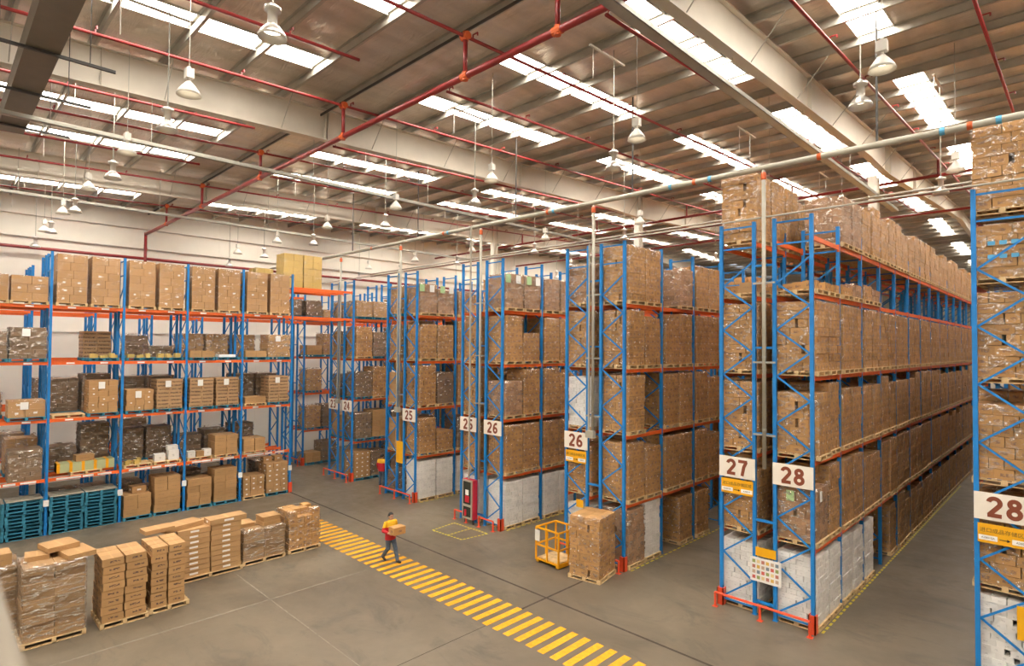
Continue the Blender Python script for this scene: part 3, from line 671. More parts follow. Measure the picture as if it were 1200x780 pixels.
def numerals(txt,hh,mat,parent,loc):
    m=MB(); wd=.1; adv=.76; si=0; tot=adv*len(txt)-(adv-.6)
    for n,ch in enumerate(txt):
        for st in strokes(ch):
            si+=1; ty=-.003-.0012*(si%3)
            closed=(abs(st[0][0]-st[-1][0])+abs(st[0][1]-st[-1][1]))<1e-6; P=[Vector((x,y)) for x,y in st]; rows=[]
            for i,p in enumerate(P):
                a=P[i-1] if i>0 else (P[-2] if closed else P[0]); b=P[i+1] if i<len(P)-1 else (P[1] if closed else P[-1]); d=(b-a).normalized(); nn=Vector((-d.y,d.x))
                k=1.0
                if 0<i<len(P)-1:
                    d1=(p-P[i-1]).normalized(); k=1/max(.5,abs(nn.dot(Vector((-d1.y,d1.x)))))
                o=n*adv-tot/2
                rows.append(m.ring([((q.x+o)*hh,dy,(q.y-.5)*hh) for q,dy in ((p+nn*wd*k,ty),(p-nn*wd*k,ty),(p-nn*wd*k,.0),(p+nn*wd*k,.0))]))
            for a,b in zip(rows,rows[1:]): m.quadstrip(a,b)
            m.cap(rows[0]); m.cap(rows[-1])
    return m.build('numerals',mat,parent,loc)
def number_sign(n,xa,xb_,label,z0=3.71,z1=4.3,y=Y0-.063):
    t=thing('number_sign',label,'sign',((xa+xb_)/2,y,z0),0,'rack number signs'); w=(xb_-xa)/2+.04
    MB().box(-w,-.012,0,w,.012,z1-z0).build('sign_panel',m_sign,t); numerals(n,.44,m_num,t,(0,-.013,(z1-z0)/2)); return t
def notice(xa,xb_,z0,z1,label,y=Y0-.061):
    t=thing('notice_sign',label,'sign',((xa+xb_)/2,y,z0),0,'yellow area notices'); w=(xb_-xa)/2-.02; h=z1-z0
    MB().box(-w,-.01,0,w,.01,h).build('sign_panel',m_ysign,t)
    text('进口成品存储区域',.105,m_ink,t,(0,-.013,h*.66),0,.001)
    for s in (-1,1): MB().box(s*.28-.16,-.014,h*.14,s*.28+.16,-.01,h*.4).build('number_field',m_paper,t); text('A28010A' if s<0 else 'A28014',.06,m_ink,t,(s*.28,-.016,h*.27),0,.001)
    m=MB().box(-.09,-.014,h*.25,.04,-.01,h*.29); m.v+=[(.04,-.014,h*.19),(.1,-.014,h*.27),(.04,-.014,h*.35)]; k=len(m.v); m.f.append((k-3,k-2,k-1)); m.m.append(0); m.u+=[(0,0)]*3
    m.build('arrow',m_black,t); return t
for k,side,n,lab in ((0,'L','27','cream board with brown number 27'),(0,'R','28','cream board with brown number 28 beside the 27 board'),(-1,'L','28','large cream board with number 28 at the right edge'),
  (1,'L','26','cream number 26 board above a yellow notice'),(2,'L','25','cream number 25 board crossed by a pipe above hose cabinet'),(2,'R','26','cream number 26 board right of the piped 25 board'),(3,'R','25','lone cream number 25 board on the rack behind'),(4,'L','23','small distant cream board numbered 23, left of its pair'),(4,'R','24','small distant cream board numbered 24, right of its pair')):
    p=pxs(k); a,b=(p[0],p[1]) if side=='L' else (p[2],p[3]); dz=0 if k<1 else .08
    number_sign(n,a,b,lab,3.71+dz,4.3+dz)
p=pxs(0); notice(p[0],p[1],3.25,3.66,'yellow notice under the 27 board'); p=pxs(-1); notice(p[0],p[1],3.21,3.62,'yellow notice under the right edge 28 board'); p=pxs(1); notice(p[0],p[1],3.3,3.72,'yellow notice under the 26 board behind the cage')
# poster with sample swatches between 27 and 28
p=pxs(0); t=thing('swatch_board','white board with rows of small coloured pictures on rack 27','board',(p[1]+.32,Y0-.061,.95),0)
MB().box(-.42,-.01,0,.42,.01,.66).build('board_panel',m_paper,t)
cols=[(.6,.12,.1),(.7,.45,.1),(.3,.35,.12),(.55,.4,.3),(.75,.6,.3),(.2,.25,.3),(.5,.2,.15)]
sw=[plain('swatch_%d'%i,c,.5) for i,c in enumerate(cols)]
for r in range(4):
    for c in range(6): MB().box(-.36+c*.125,-.014,.07+r*.145,-.275+c*.125,-.01,.16+r*.145).build('picture',sw[(r*3+c*2)%7],t)
tag(MB().box(p[1]+.05,Y0-.075,1.66,p[1]+.6,Y0-.051,1.9).build('yellow_plate',m_ysign),'small yellow plate above the picture board','sign')
tag(MB().box(pxs(-1)[0]+.66,Y0-.075,1.3,pxs(-1)[0]+.95,Y0-.051,2.0).build('yellow_plate',m_ysign),'yellow plate low on the right edge rack','sign')
p=pxs(1); tag(MB().box(p[0]+.52,Y0-.075,1.75,p[0]+.82,Y0-.051,2.02).build('yellow_plate',m_ysign),'small yellow plate behind the wrapped floor pallet, left one','sign'); tag(MB().box(p[1]-.02,Y0-.075,1.55,p[2]-.03,Y0-.051,1.82).build('yellow_plate',m_ysign),'wider yellow plate behind the wrapped floor pallet','sign')
p=pxs(3); tag(MB().box(p[1]+.02,Y0-.075,1.7,p[2]-.0,Y0-.051,2.75).build('yellow_plate',m_ysign),'tall yellow poster on the rack beside the standing worker','sign')
# paper stickers on loads: green and white
def sticker(label,x,y,z,w,h,mat,face='x'):
    m=MB().box(-.003,-w/2,0,.003,w/2,h) if face=='x' else MB().box(-w/2,-.003,0,w/2,.003,h)
    return tag(m.build('sticker',mat,None,(x,y,z)),label,'sticker','paper stickers on loads')
x28=(pxs(0)[2]+pxs(0)[3])/2
sticker('green sticker on the wrapped load below the 28 board',x28-.12,Y0+.09,3.3,.2,.28,m_green,'y'); sticker('white sticker on the side of the load below the 28 board',x28+.575,Y0+.35,3.35,.16,.28,m_paper)
for k,lv,nm in ((2,4,'top load of rack 26 by hose cabinet'),(3,4,'top load of rack 25')):
    xx=(pxs(k)[2]+pxs(k)[3])/2+.59
    for i,(yy,mt,cn) in enumerate(((.15,m_green,'green'),(.75,m_paper,'white'),(1.4,m_green,'second green'),(1.95,m_paper,'second white'))): sticker('%s sticker high on the %s'%(cn,nm),xx,Y0+yy+.05,LV[3]+1.15,.28,.34,mt)
xr=(pxs(-1)[0]+pxs(-1)[1])/2
for i in range(6): sticker('small blue sticker on right edge load, %s of the %s row'%(['left','middle','right'][i%3],['lower','upper'][i//3]),xr-.18+.2*(i%3),Y0+.095,LV[3]+.55+.3*(i//3),.13,.09,m_sky,'y')
# ------------------------------------------------------------------ rack end guards, cabinets, pipes on racks
for k in (0,1,2,3,4,5):
    p=pxs(k); a,b=p[0]-.05,p[3]+.02; y=Y0-.32
    t=thing('guard_rail','orange red floor guard rail at the end of %s'%{0:'the racks with picture board',1:'the rack behind the cage',2:'the hose cabinet racks',3:'the lone signed rack',4:'the distant rack pair',5:'the rack deep behind'}[k],'guard rail',(0,0,0),0,'rack end guard rails')
    segs=[(a,b)] if k!=2 else [(a,a+.75),(b-1.0,b-.15)]
    for s0,s1 in segs:
        MB().tube((s0,y,.40),(s1,y,.40),.035).build('rail',m_guard,t)
        for x in ([s0,(s0+s1)/2,s1] if s1-s0>1.5 else [s0,s1]): MB().tube((x,y,0),(x,y,.40),.035).box(x-.07,y-.07,0,x+.07,y+.07,.012).build('leg',m_guard,t)
    for x,lab in ((p[3],'right'),(p[0],'left')):
        if lab=='left' and k!=0: continue
        tag(MB().box(x-.09,Y0-.12,0,x+.09,Y0-.08,.48).box(x+.06,Y0-.12,0,x+.09,Y0+.08,.48).box(x-.09,Y0-.12,0,x-.06,Y0+.08,.48).build('post_protector',m_guard),'orange red post shield at the %s corner of %s'%(lab,{0:'the racks with picture board',1:'the rack behind the cage',2:'the hose cabinet racks',3:'the lone signed rack',4:'the distant rack pair',5:'the rack deep behind'}[k]),'post shield','rack post shields')
tag(MB().box(LXF-.09,13.09,0,LXF+.09,13.13,.5).box(LXF+.06,12.95,0,LXF+.09,13.1,.5).box(LXF-.09,12.95,0,LXF-.06,13.1,.5).build('post_protector',m_guard),'orange red post shield at the left rack end','post shield','rack post shields')
# hose cabinet
p=pxs(2); t=thing('hose_cabinet','red fire hose cabinet with cream framed glass door','cabinet',(p[1]-.1,Y0-.4,.22))
MB().box(-.3,.0,0,.36,.24,1.62).build('body',m_red,t); d=MB()
for b in ((-.3,-.03,0,-.23,0,1.62),(.25,-.03,0,.32,0,1.62),(-.23,-.03,0,.25,0,.08),(-.23,-.03,.5,.25,0,.6),(-.23,-.03,1.54,.25,0,1.62)): d.box(*b)
dd=d.build('door',m_pipe_white,t)
MB().box(-.23,-.02,.08,.25,-.005,.5).build('glass_pane',m_glassd,dd); MB().box(-.23,-.02,.6,.25,-.005,1.54).build('glass_pane',m_glassd,dd)
MB().box(-.1,-.026,.98,.1,-.02,1.2).build('paper_notice',m_paper,dd); MB().tube((-.08,-.03,.12),(-.08,-.03,.38),.05).build('extinguisher',m_red,t); MB().box(-.12,-.03,.68,.14,-.02,.95).build('hose',m_red,t)
for s in (-.24,.26): MB().box(s,.06,-.22,s+.05,.12,0).build('foot',m_dark,t)
# drop pipes in the rack gaps and the big cream pipe
PZ=12.42
t=thing('cream_pipe','long cream pipe running above the rack ends','pipe',(0,0,0))
MB().tube((XL,16.3,PZ+.12),(6,16.3,PZ-.03),.082,n=14).build('pipe_run',m_pipe_white,t,smooth=True)
for x,mt in ((-1.8,m_coup),(-1.3,m_sky),(-2.3,m_sky),(-4.9,m_coup),(-8.4,m_coup),(-7.9,m_sky),(-9.2,m_sky),(-14.3,m_coup),(-14,m_sky),(-20.5,m_coup),(-20.2,m_sky),(-26.5,m_coup)): MB().tube((x-.05,16.3,PZ+.12-.15*(x-XL)/(6-XL)),(x+.05,16.3,PZ+.12-.15*(x-XL)/(6-XL)),.09,n=14).build('pipe_band',mt,t)
for x in (-3.6,-10.6,-16,-22.5,-28.5): MB().tube((x,16.3,PZ),(x,16.3,zr(16.3)-.02),.026,n=6).build('hanger_rod',m_dark,t)
for k,zend in ((0,4.1),(1,4.4),(2,1.9),(3,4.3),(4,4.3)):
    p=pxs(k); x=(p[1]+p[2])/2+.05; t=thing('drop_pipe','cream vertical pipe between the racks with red cap, %s'%{0:'beside the 27 board',1:'behind the cage',2:'above hose cabinet',3:'left of the lone 25 board',4:'between 23 and 24'}[k],'pipe',(x,16.3,zend),0,'vertical pipes in rack gaps')
    MB().tube((0,0,0),(0,0,PZ-zend-.05),.055,n=10).build('pipe_run',m_pipe_white,t,smooth=True); MB().lathe([(.06,PZ-zend-.32),(.075,PZ-zend-.3),(.075,PZ-zend-.16),(.035,PZ-zend-.06)],10,capb=True,capt=True).build('cap',m_coup,t)
    for z in (9.2,7.0,5.0):
        if z>zend: MB().box(-.3,-.02,z-zend,.3,.02,z-zend+.05).tube((0,0,z-zend+.15),(0,0,z-zend+.2),.065).build('pipe_bracket',m_galv,t)
    if k in (1,3,4): MB().box(-.2,-.16,-.12,.12,.02,.12).build('junction_box',m_pipe_white,t); MB().tube((-.13,-.06,.1),(-.13,-.06,6.6),.035).build('conduit',m_pipe_white,t)
MBw=MB().tube((pxs(2)[1]-.15,16.17,1.83),(pxs(2)[1]-.15,16.17,12.5),.04); tag(MBw.build('riser_pipe',m_pipe_white),'thin cream pipe dropping to the hose cabinet','pipe')
t=thing('rack_top_pipe','thin cream sprinkler pipe along the rack tops','pipe',(0,0,0)); MB().tube((XL,16.33,11.06),(6,16.33,11.06),.025).build('pipe_run',m_pipe_white,t)

# ------------------------------------------------------------------ red sprinkler pipes
t=thing('sprinkler_main','thick red sprinkler main crossing the bay under the girders','pipe',(0,0,0))
MB().tube((XL+.5,8.8,13.77),(8,8.8,13.77),.078,n=12).build('pipe_run',m_pipe_red,t,smooth=True); MB().tube((XL+.5,8.8,13.85),(XL+.5,8.8,10.8),.078,n=12).build('down_pipe',m_pipe_red,t,smooth=True)
bz=lambda y:14.39+.038*min(y,RIDGE)-.038*max(0,y-RIDGE)
BX=[-1.65,-4.42,-7.5,-10.35,-13.1,-16.05,-19.8,-22.3,-25.4,-28.95,-32.2,-34.6]
for i,x in enumerate(BX):
    if i%2==1 or i in (2,0):
        r=MB().tube((x,8.8,13.77),(x,8.8,bz(8.8)),.055,n=10); r.build('riser',m_pipe_red,t,smooth=True)
        for z in (13.77,bz(8.8)): MB().tube((x-.11,8.8,z),(x+.11,8.8,z),.095,n=10).tube((x,8.8,z-.1),(x,8.8,z+.1),.075,n=10).build('coupling',m_coup,t)
    for ab in ([(YN+.5,44)] if i%2==1 else [(YN+.5,7.6),(10.45,44)]):
        b=thing('sprinkler_branch','thin red sprinkler branch pipe below the roof, %s from the right, %s run'%(ORD[i],'through' if i%2 else ('near' if ab[0]<0 else 'far')),'pipe',(x,0,0),0,'red sprinkler branch pipes')
        MB().tube((0,ab[0],bz(ab[0])),(0,ab[1],bz(ab[1])),.042,n=8).build('pipe_run',m_pipe_red,b,smooth=True)
        sh=MB(); y=ab[0]+.1
        while y<ab[1]: sh.tube((0,y,bz(y)),(.0,y,bz(y)+.12),.018,n=6).tube((0,y,bz(y)+.12),(.16,y,bz(y)+.12),.018,n=6).tube((.16,y,bz(y)+.12),(.16,y,bz(y)+.05),.02,n=6); y+=3.24
        sh.build('sprinkler_heads',m_pipe_red,b)
for i,(y,z,r) in enumerate(((24.0,12.76,.06),(30.2,14.85,.07),(40,15.2,.07))):
    b=thing('cross_pipe','red cross pipe beyond the rack tops, %s'%['lowest and nearest','middle one','furthest'][i],'pipe',(0,0,0)); MB().tube((XL+.02,y,z),(9,y,z),r,n=8).build('pipe_run',m_pipe_red,b)
    if i==0: MB().tube((XL+.02,y-.05,z+.14),(9,y-.05,z+.14),.045,n=8).build('cream_line',m_pipe_white,b)
    if i==1:
        for x in BX[1::2]: MB().tube((x,y,z),(x,y,bz(y)),.05).build('riser',m_pipe_red,b)
tag(MB().tube((XL+.4,YN,12.35),(XL+.4,60,12.35),.085,n=10).build('wall_pipe',m_pipe_red),'red pipe running along the cream side wall','pipe')
# cable trays / channels along the rows
for x,y0,y1,z,w,lab in ((-5.95,2.2,30.0,13.5,.24,'galvanised cable tray above rack 27'),(-18.8,-2,26.5,13.0,.14,'pale galvanised channel under the middle girder'),(-29.5,-4,26,13.2,.1,'thin galvanised channel near the side wall')):
    t=thing('cable_tray',lab,'cable tray',(x,0,z)); m=MB().box(-w/2,y0,0,w/2,y1,.012).box(-w/2,y0,0,-w/2+.012,y1,.11).box(w/2-.012,y0,0,w/2,y1,.11); m.build('channel',m_galv,t)
    yy=y0+1.5
    while yy<y1:
        MB().tube((0,yy,.05),(0,yy,zr(yy)-z-.2),.01,n=5).build('hanger_rod',m_galv,t); yy+=4.86
# duct at upper left
t=thing('air_duct','brown grey rectangular air duct hanging near the roof','duct',(0,0,0)); MB().box(-21.4,1.24,13.32,-3,1.80,13.78).build('duct_body',plain('duct_brown',(.16,.135,.105),.5,.2),t)
for x in (-14.9,-17.6,-20.6,-11,-7): MB().box(x-.03,.75,13.25,x+.03,2.75,13.31).build('hanger_bar',m_dark,t); MB().tube((x,.85,13.28),(x,.85,15),.01,n=5).tube((x,2.3,13.28),(x,2.3,15),.01,n=5).build('hanger_rod',m_dark,t)

# ------------------------------------------------------------------ high bay lamps
def lampA():   # silver bell with cylindrical neck and collar
    rf=MB().lathe([(.075,.22),(.09,.2),(.13,.17),(.18,.11),(.215,.05),(.225,0),(.215,.0),(.17,.1),(.12,.155),(.06,.19)],24).mesh('reflector',m_alu,True)
    hs=MB().lathe([(.075,.21),(.075,.44),(.125,.44),(.13,.5),(.07,.52),(.04,.56)],20,capt=True).mesh('housing',m_alu,True)
    ln=MB().lathe([(.14,.12),(.05,.10)],20).lathe([(.05,.10),(.001,.098)],20).mesh('lens',m_lamp); return rf,hs,ln
def lampB():   # white bell with a ballast box
    rf=MB().lathe([(.05,.27),(.07,.24),(.12,.18),(.19,.08),(.225,0),(.215,.0),(.18,.075),(.1,.18),(.04,.22)],24).mesh('reflector',m_lampwhite,True)
    hs=MB().tube((0,0,.25),(0,0,.33),.035).box(-.085,-.07,.33,.085,.07,.52).tube((0,0,.52),(0,0,.57),.03).mesh('ballast_box',m_lampwhite)
    ln=MB().lathe([(.12,.13),(.05,.11)],20).lathe([(.05,.11),(.001,.108)],20).mesh('lens',m_lamp); return rf,hs,ln
LA,LB=lampA(),lampB(); seen={}
def lamp(x,y,typ,ix,iy,z=12.3):
    kind='silver high bay lamp' if typ=='A' else 'box ballast high bay lamp'
    key=typ; seen.setdefault(key,{}); col=('A%.0f'%y,)
    t=thing('high_bay_lamp','%s, %s from the right in the %s row'%(kind,ORD[ix],['nearest','second','third','fourth','fifth'][iy]),'lamp',(x,y,z),0,'high bay lamps'); q=LA if typ=='A' else LB
    put('reflector',q[0],t); put('housing' if typ=='A' else 'ballast_box',q[1],t); put('lens',q[2],t)
    up=zr(y)-z
    MB().tube((0,0,.5),(0,0,up),.014 if typ=='A' else .008,n=6).build('hanging_rod',m_galv,t)
    if typ=='A':
        MB().box(-.03,-1.1,up-.28,.03,.5,up-.235).build('strut',m_lampwhite,t); MB().tube((0,-.95,up-1.1),(0,-.95,up-.26),.012,n=6).build('conduit_drop',m_lampwhite,t)
for ix,x in enumerate((-2.5,-7.5,-12.5,-17.5,-22.55,-27.5,-32.5)):
    for iy,y in enumerate((3.52,11.7,19.75,27.9)): lamp(x,y,'B',ix,iy)
for ix,x in enumerate((-3.2,-9.2,-14.95,-20.5,-26.8,-32.7,-38)):
    for iy,y in enumerate((3.78,13.2,22.3,31.5)): lamp(x,y,'A',ix,iy)

# ------------------------------------------------------------------ free-standing load and cage
load('brown','tall brown carton load with film standing on the floor by the cage','floor loads',(-11.52,15.42,0),1.06,1.16,2.0,True,m_wood,True,rz=math.radians(10),seed=21,name='pallet_load')
t=thing('picker_cage','yellow tubular order picker cage with wooden floor','cage',(-13.05,15.45,0),math.radians(-2)); w,d_,hh=.52,.5,1.2
MB().box(-w,-d_,.1,w,d_,.16).box(-w,-d_,.03,-w+.12,d_,.1).box(w-.12,-d_,.03,w,d_,.1).build('base_frame',m_cage,t); MB().box(-w+.05,-d_+.05,.16,w-.05,d_-.05,.185).build('floor_board',m_wood,t)
for x,y in ((-w,-d_),(w,-d_),(-w,d_),(w,d_),(0,-d_),(0,d_),(-w,0),(w,0)): MB().box(x-.025,y-.025,.1,x+.025,y+.025,hh).build('upright',m_cage,t)
for z in (hh,.62):
    for a,b in (((-w,-d_),(w,-d_)),((w,-d_),(w,d_)),((w,d_),(-w,d_)),((-w,d_),(-w,-d_))): MB().bar((*a,z),(*b,z),.05,.05).build('rail',m_cage,t)
MB().box(-w-.02,-d_-.04,.75,-w+.2,-d_-.03,1.12).build('notice',m_paper,t)
# ------------------------------------------------------------------ foreground floor stacks
def free_cartons(label,group,x0,y0,cols,mat,pal,dxs,dy,h,layers,rg,top=None,pdx=1.2,pdy=1.1):
    """cols: list of y widths (local), dxs: list of x depths; origin = front (+x) left corner at x0,y0"""
    empty_pallet('wooden pallet under the '+pal,(x0-pdx/2+.03,y0+pdy/2-.02,0),m_wood,'pallets in the floor row',pdx,pdy)
    for k in range(layers):
        x=x0+rg.uniform(-.018,.018); yk=rg.uniform(-.018,.018)
        for ix,dxx in enumerate(dxs):
            y=y0
            for cw in cols:
                loose_box('carton','%s, %s layer, %s %s'%(label,ORD[k],['front','middle','rear'][ix],'left' if y==y0 else 'right'),'carton',(x-dxx/2+rg.uniform(-.006,.006),y+cw/2+yk+rg.uniform(-.006,.006),.135+k*h),(dxx-.012,cw-.025,h-.008),mat,rg.uniform(-.018,.018),group); y+=cw
            x-=dxx
rg=random.Random(11)
free_cartons('printed brown carton in the near tall stack','cartons of the near printed stack',-18.2,3.33,[.52,.52],m_print,'near printed carton stack',[.38,.38,.38],.5,.207,8,rg)
free_cartons('printed brown carton in the second narrower stack','cartons of the second printed stack',-18.3,4.46,[.42,.45],m_print,'second printed carton stack',[.38,.38,.38],.45,.207,8,rg,pdy=1.0)
free_cartons('white labelled flat carton in the wide stack','cartons of the wide labelled stack',-19.95,5.55,[.98,.95],m_sticker,'wide labelled carton stack',[.55,.6],.95,.165,9,rg,pdx=1.2,pdy=2.0)
for i,(x,y,z,d,r,m) in enumerate(((-20.2,7.05,1.62,(.55,1.15,.17),.03,m_sticker),(-20.4,5.75,1.62,(.6,1.2,.15),.25,m_plain),(-19.9,5.0,1.795,(.5,.8,.12),.1,m_plain))):
    loose_box('carton','long brown carton lying on top of the floor stacks, %s'%['on the wide labelled stack','askew between two stacks','over the printed stacks'][i],'carton',(x,y,z),d,m,r)
def wl(kind,label,x,y,dx,dy,h,seed,drop=0,rz=0): return load(kind,label,'wrapped loads in the floor row',(x,y,0),dx,dy,h,True,m_wood,True,rz=rz,seed=seed,drop=drop)
m_film4=film('stretch_film_streaks',.26,(.9,.86,.80),(1.0,1.0,7.0))
KIND['flat']=(carton('carton_flat',(.36,.215,.10),None,None,.35),.20,(2,2),(1,2),m_film4)
KIND['mixed']=(m_brown,.22,(3,4),(3,4),m_film2); ADJ['flat']='x'
wl('flat','big film wrapped carton load nearest the viewer on the floor',-18.85,2.38,1.15,1.25,1.95,3)
for i,(x,y,z,d,r,m) in enumerate(((-18.75,2.85,1.93,(.9,.62,.13),.18,m_plain),(-19.1,2.1,2.06-.13,(.55,.5,.12),-.1,m_plain),(-19.2,2.55,2.06,(.7,.7,.13),.2,m_plain))): loose_box('carton','loose flat carton on the big film wrapped load, %s'%['front right','rear left','uppermost'][i],'carton',(x,y,z),d,m,r)
wl('flat','carton load partly cut off at the left picture edge',-20.0,1.25,1.1,1.1,1.75,5); loose_box('carton','brown carton atop the load at the left picture edge','carton',(-19.9,1.35,1.74),(.6,.6,.3),m_plain,.05)
wl('flat','short film wrapped dark carton load right of the labelled stack',-20.65,8.3,1.1,1.4,1.15,8)
for i,(x,y,z,d,r) in enumerate(((-20.6,8.62,1.14,(.6,.62,.13),.05),(-20.6,8.62,1.27,(.58,.6,.12),.08),(-20.6,8.62,1.39,(.6,.64,.05),.02),(-20.9,7.9,1.14,(.6,.55,.12),-.05))): loose_box('carton','flat carton on the short dark wrapped load, %s'%['lowest','middle','lid on top','left one'][i],'carton',(x,y,z),d,m_plain,r)
wl('mixed','small carton load with film round its lower half, last in the floor row',-20.65,9.75,1.05,1.15,1.35,9,.35)
# printed name marks are in the carton material
# near blurred post at left edge
t=thing('platform_post','pale out of focus post at the lower left edge','post',(0,0,0)); cp=Vector((0,0,CAMH))
def pix(u,v,d): return cp+(Fv+R2*((u-600)/FPX)+U2*((390-v)/FPX))*d
pa_,pb_=pix(-62,640,.62),pix(4,850,.62); pc_=pa_+(pb_-pa_)*(pa_.z/(pa_.z-pb_.z))
MB().tube(pa_,pc_,.03,n=14).ball(pa_,.03).build('post_tube',plain('post_beige',(.26,.22,.17),.6),t,smooth=True)

# ------------------------------------------------------------------ people
m_skin=plain('skin',(.50,.28,.19),.55); m_hair=plain('hair',(.012,.010,.010),.5); m_jean=plain('denim',(.075,.105,.15),.75,0,.35,7); m_shoe=plain('shoe',(.03,.028,.03),.5)
def jacket_mat(zsplit):
    t=NT('jacket'); sep=t.n('ShaderNodeSeparateXYZ'); t.t.links.new(t.coord(),sep.inputs[0]); k=t.math('GREATER_THAN',sep.outputs[2],zsplit)
    t.set(t.b.inputs['Base Color'],t.mix(k,(.50,.012,.02,1),(.80,.44,.01,1))); t.b.inputs['Roughness'].default_value=.65; t.bump(t.noise(14,3,.6,t.coord()),.4,.02); return t.mat
m_jack=jacket_mat(1.2)
def remesh(o,v,it=3):
    r=o.modifiers.new('r','REMESH'); r.mode='VOXEL'; r.voxel_size=v; r.use_smooth_shade=True
    s=o.modifiers.new('s','SMOOTH'); s.iterations=it; s.factor=.5; return o
def person(label,loc,rz,walk=True):
    t=thing('person',label,'person',loc,rz)
    if walk:
        legs=[[(0,.09,.85,.085),(.17,.09,.47,.058),(.30,.085,.10,.04)],[(0,-.09,.85,.085),(.0,-.09,.46,.058),(-.30,-.085,.14,.04)]]
        feet=[((.28,.085,.05,.042),(.46,.09,.06,.036),.06),((-.30,-.085,.09,.042),(-.16,-.09,.035,.036),0)]
        arms=[[(0,.185,1.33,.058),(-.03,.27,1.08,.045),(.24,.255,1.06,.034)],[(0,-.185,1.33,.058),(-.03,-.27,1.08,.045),(.24,-.255,1.06,.034)]]
    else:
        legs=[[(0,.09,.85,.085),(.02,.1,.46,.058),(-.01,.11,.09,.04)],[(0,-.09,.85,.085),(.02,-.1,.46,.058),(-.01,-.11,.09,.04)]]
        feet=[((-.03,.11,.045,.042),(.15,.12,.035,.036),0),((-.03,-.11,.045,.042),(.15,-.12,.035,.036),0)]
        arms=[[(0,.185,1.33,.058),(-.03,.25,1.06,.045),(.05,.25,.83,.034)],[(0,-.185,1.33,.058),(-.03,-.25,1.06,.045),(.05,-.25,.83,.034)]]
    m=MB()
    m.limb([(0,0,.86,.12),(0,0,1.02,.115),(0,0,1.2,.13),(0,0,1.33,.10)]).limb([(0,-.1,1.33,.07),(0,.1,1.33,.07)]).limb([(0,0,1.36,.055),(.015,0,1.46,.05)])
    m.ball((.02,0,1.545),.1,14,0,(.98,.78,1.14)); m.ball((.055,0,1.49),.06,10,0,(1,.85,.9)); m.ball((.122,0,1.53),.016,8,0,(1,.8,1.5))
    for s in (-1,1): m.ball((.015,s*.08,1.535),.024,8,0,(.7,.4,1.2))
    for l in legs: m.limb(l)
    for a in arms:
        m.limb(a); e=Vector(a[2][:3]); s=1 if a[0][1]>0 else -1
        if walk:   # palm against the side of the box, fingers curled under it
            m.limb([(e.x,e.y,e.z,.03),(e.x+.07,e.y-s*.004,e.z-.005,.03)])
            for i,ln in enumerate((.05,.06,.056,.045)):
                bx_=e.x+.04+.022*i; m.limb([(bx_,e.y-s*.01,e.z-.03,.0095),(bx_+.01,e.y-s*.04,e.z-.055,.009),(bx_+.012,e.y-s*(.04+ln),e.z-.052,.008)],0,8)
            m.limb([(e.x+.02,e.y-s*.01,e.z+.02,.011),(e.x+.055,e.y-s*.012,e.z+.06,.0095),(e.x+.07,e.y-s*.014,e.z+.085,.008)],0,8)
        else:
            m.limb([(e.x,e.y,e.z,.03),(e.x+.015,e.y,e.z-.08,.03)])
            for i,ln in enumerate((.07,.08,.075,.06)):
                bx_=e.x-.02+.022*i; m.limb([(bx_,e.y,e.z-.09,.0095),(bx_+.005,e.y,e.z-.13,.009),(bx_+.004,e.y-s*.02,e.z-.09-ln,.008)],0,8)
            m.limb([(e.x+.04,e.y,e.z-.04,.011),(e.x+.065,e.y-s*.01,e.z-.08,.0095),(e.x+.06,e.y-s*.02,e.z-.11,.008)],0,8)
    remesh(m.build('body',m_skin,t),.0085,2)
    j=MB(); pr=None
    for rx,ry,z in ((.150,.205,.76),(.150,.20,.9),(.148,.19,1.02),(.152,.20,1.16),(.135,.205,1.28),(.10,.17,1.37),(.07,.085,1.42)):
        rg_=j.ring([(rx*math.cos(2*PI*i/20),ry*math.sin(2*PI*i/20),z) for i in range(20)])
        if pr: j.quadstrip(pr,rg_)
        else: j.cap(rg_,0,True)
        pr=rg_
    j.cap(pr)
    for a in arms: j.limb([(a[0][0],a[0][1],a[0][2],.078),(a[1][0],a[1][1],a[1][2],.064),tuple(Vector(a[1][:3]).lerp(Vector(a[2][:3]),.82))+(.05,)])
    remesh(j.build('jacket',m_jack,t),.013,4)
    tr=MB().limb([(0,-.06,.86,.125),(0,.06,.86,.125)]).limb([(0,-.05,.95,.11),(0,.05,.95,.11)])
    for l in legs: tr.limb([(l[0][0],l[0][1],l[0][2]-.02,.105),(l[1][0],l[1][1],l[1][2],.076),(l[2][0],l[2][1],l[2][2]-.01,.062)])
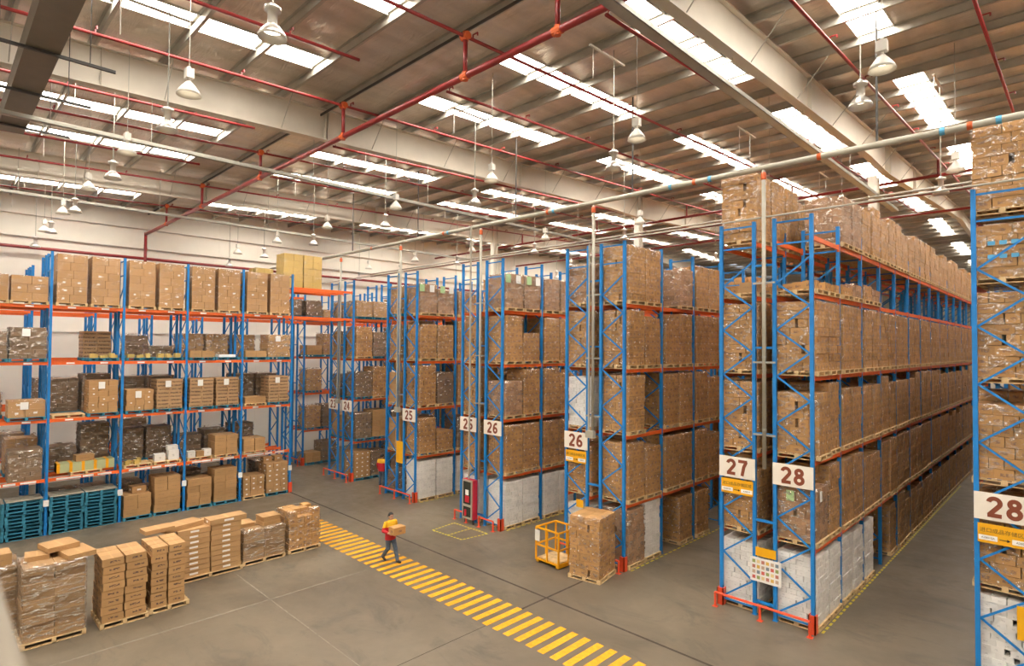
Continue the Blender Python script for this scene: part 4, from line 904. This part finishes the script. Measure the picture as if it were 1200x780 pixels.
    remesh(tr.build('trousers',m_jean,t),.013,4)
    for h,to,_ in feet: remesh(MB().limb([h,(to[0]*.5+h[0]*.5,h[1],(h[2]+to[2])/2,.046),to]).build('shoe',m_shoe,t),.01,2)
    hr=MB().ball((.0,0,1.575),.108,14,0,(1.0,.86,1.02)).ball((-.035,0,1.54),.095,12,0,(.8,.95,1.1)); bmx=hr
    ho=remesh(hr.build('hair',m_hair,t),.01,2)
    # cut the hair away from the face: keep what lies above and behind
    cut=put('hair',None) if False else None
    if True:
        hm=MB(); n=16
        rings=[]
        for jx in range(0,9):
            th=jx/8*PI*.56; rr=math.sin(th); zz=math.cos(th); pts=[]
            for i in range(n):
                ph=2*PI*i/n; fr=max(0,math.cos(ph)); k=min(th,PI*(.56 if math.cos(ph)<-.3 else (.45 if fr<.45 else .32)))
                rr=math.sin(k); zz=math.cos(k)
                pts.append((.012+.107*rr*math.cos(ph),.088*rr*math.sin(ph),1.545+.122*zz))
            rings.append(hm.ring(pts))
        for a,b in zip(rings[1:],rings[2:]): hm.quadstrip(b,a)
        hm.cap(rings[1],0); ho.modifiers.clear(); old=ho.data; ho.data=hm.mesh('hair',m_hair,True); sm=ho.modifiers.new('th','SOLIDIFY'); sm.thickness=.012; sm.offset=1
    for s in (-1,1): MB().ball((.109,s*.033,1.552),.011,8).build('eye',m_black,t); MB().limb([(.115,s*.018,1.578,.005),(.107,s*.05,1.578,.004)],0,6).build('eyebrow',m_hair,t)
    MB().limb([(.108,-.022,1.487,.006),(.114,0,1.484,.007),(.108,.022,1.487,.006)],0,6).build('mouth',plain('lips',(.36,.12,.10),.5),t)
    return t
pa=math.radians(2); ploc=(-17.1,11.38,.004)
person('worker in red and yellow jacket and jeans carrying a carton over crosswalk',ploc,pa)
loose_box('carton','brown carton carried by the walking worker','carton',(ploc[0]+.38*math.cos(pa),ploc[1]+.38*math.sin(pa),1.035),(.34,.47,.25),m_brown,pa)
person('worker seen from behind in yellow and red jacket beside rack 24',(-26.65,17.15,.004),math.radians(115),False)
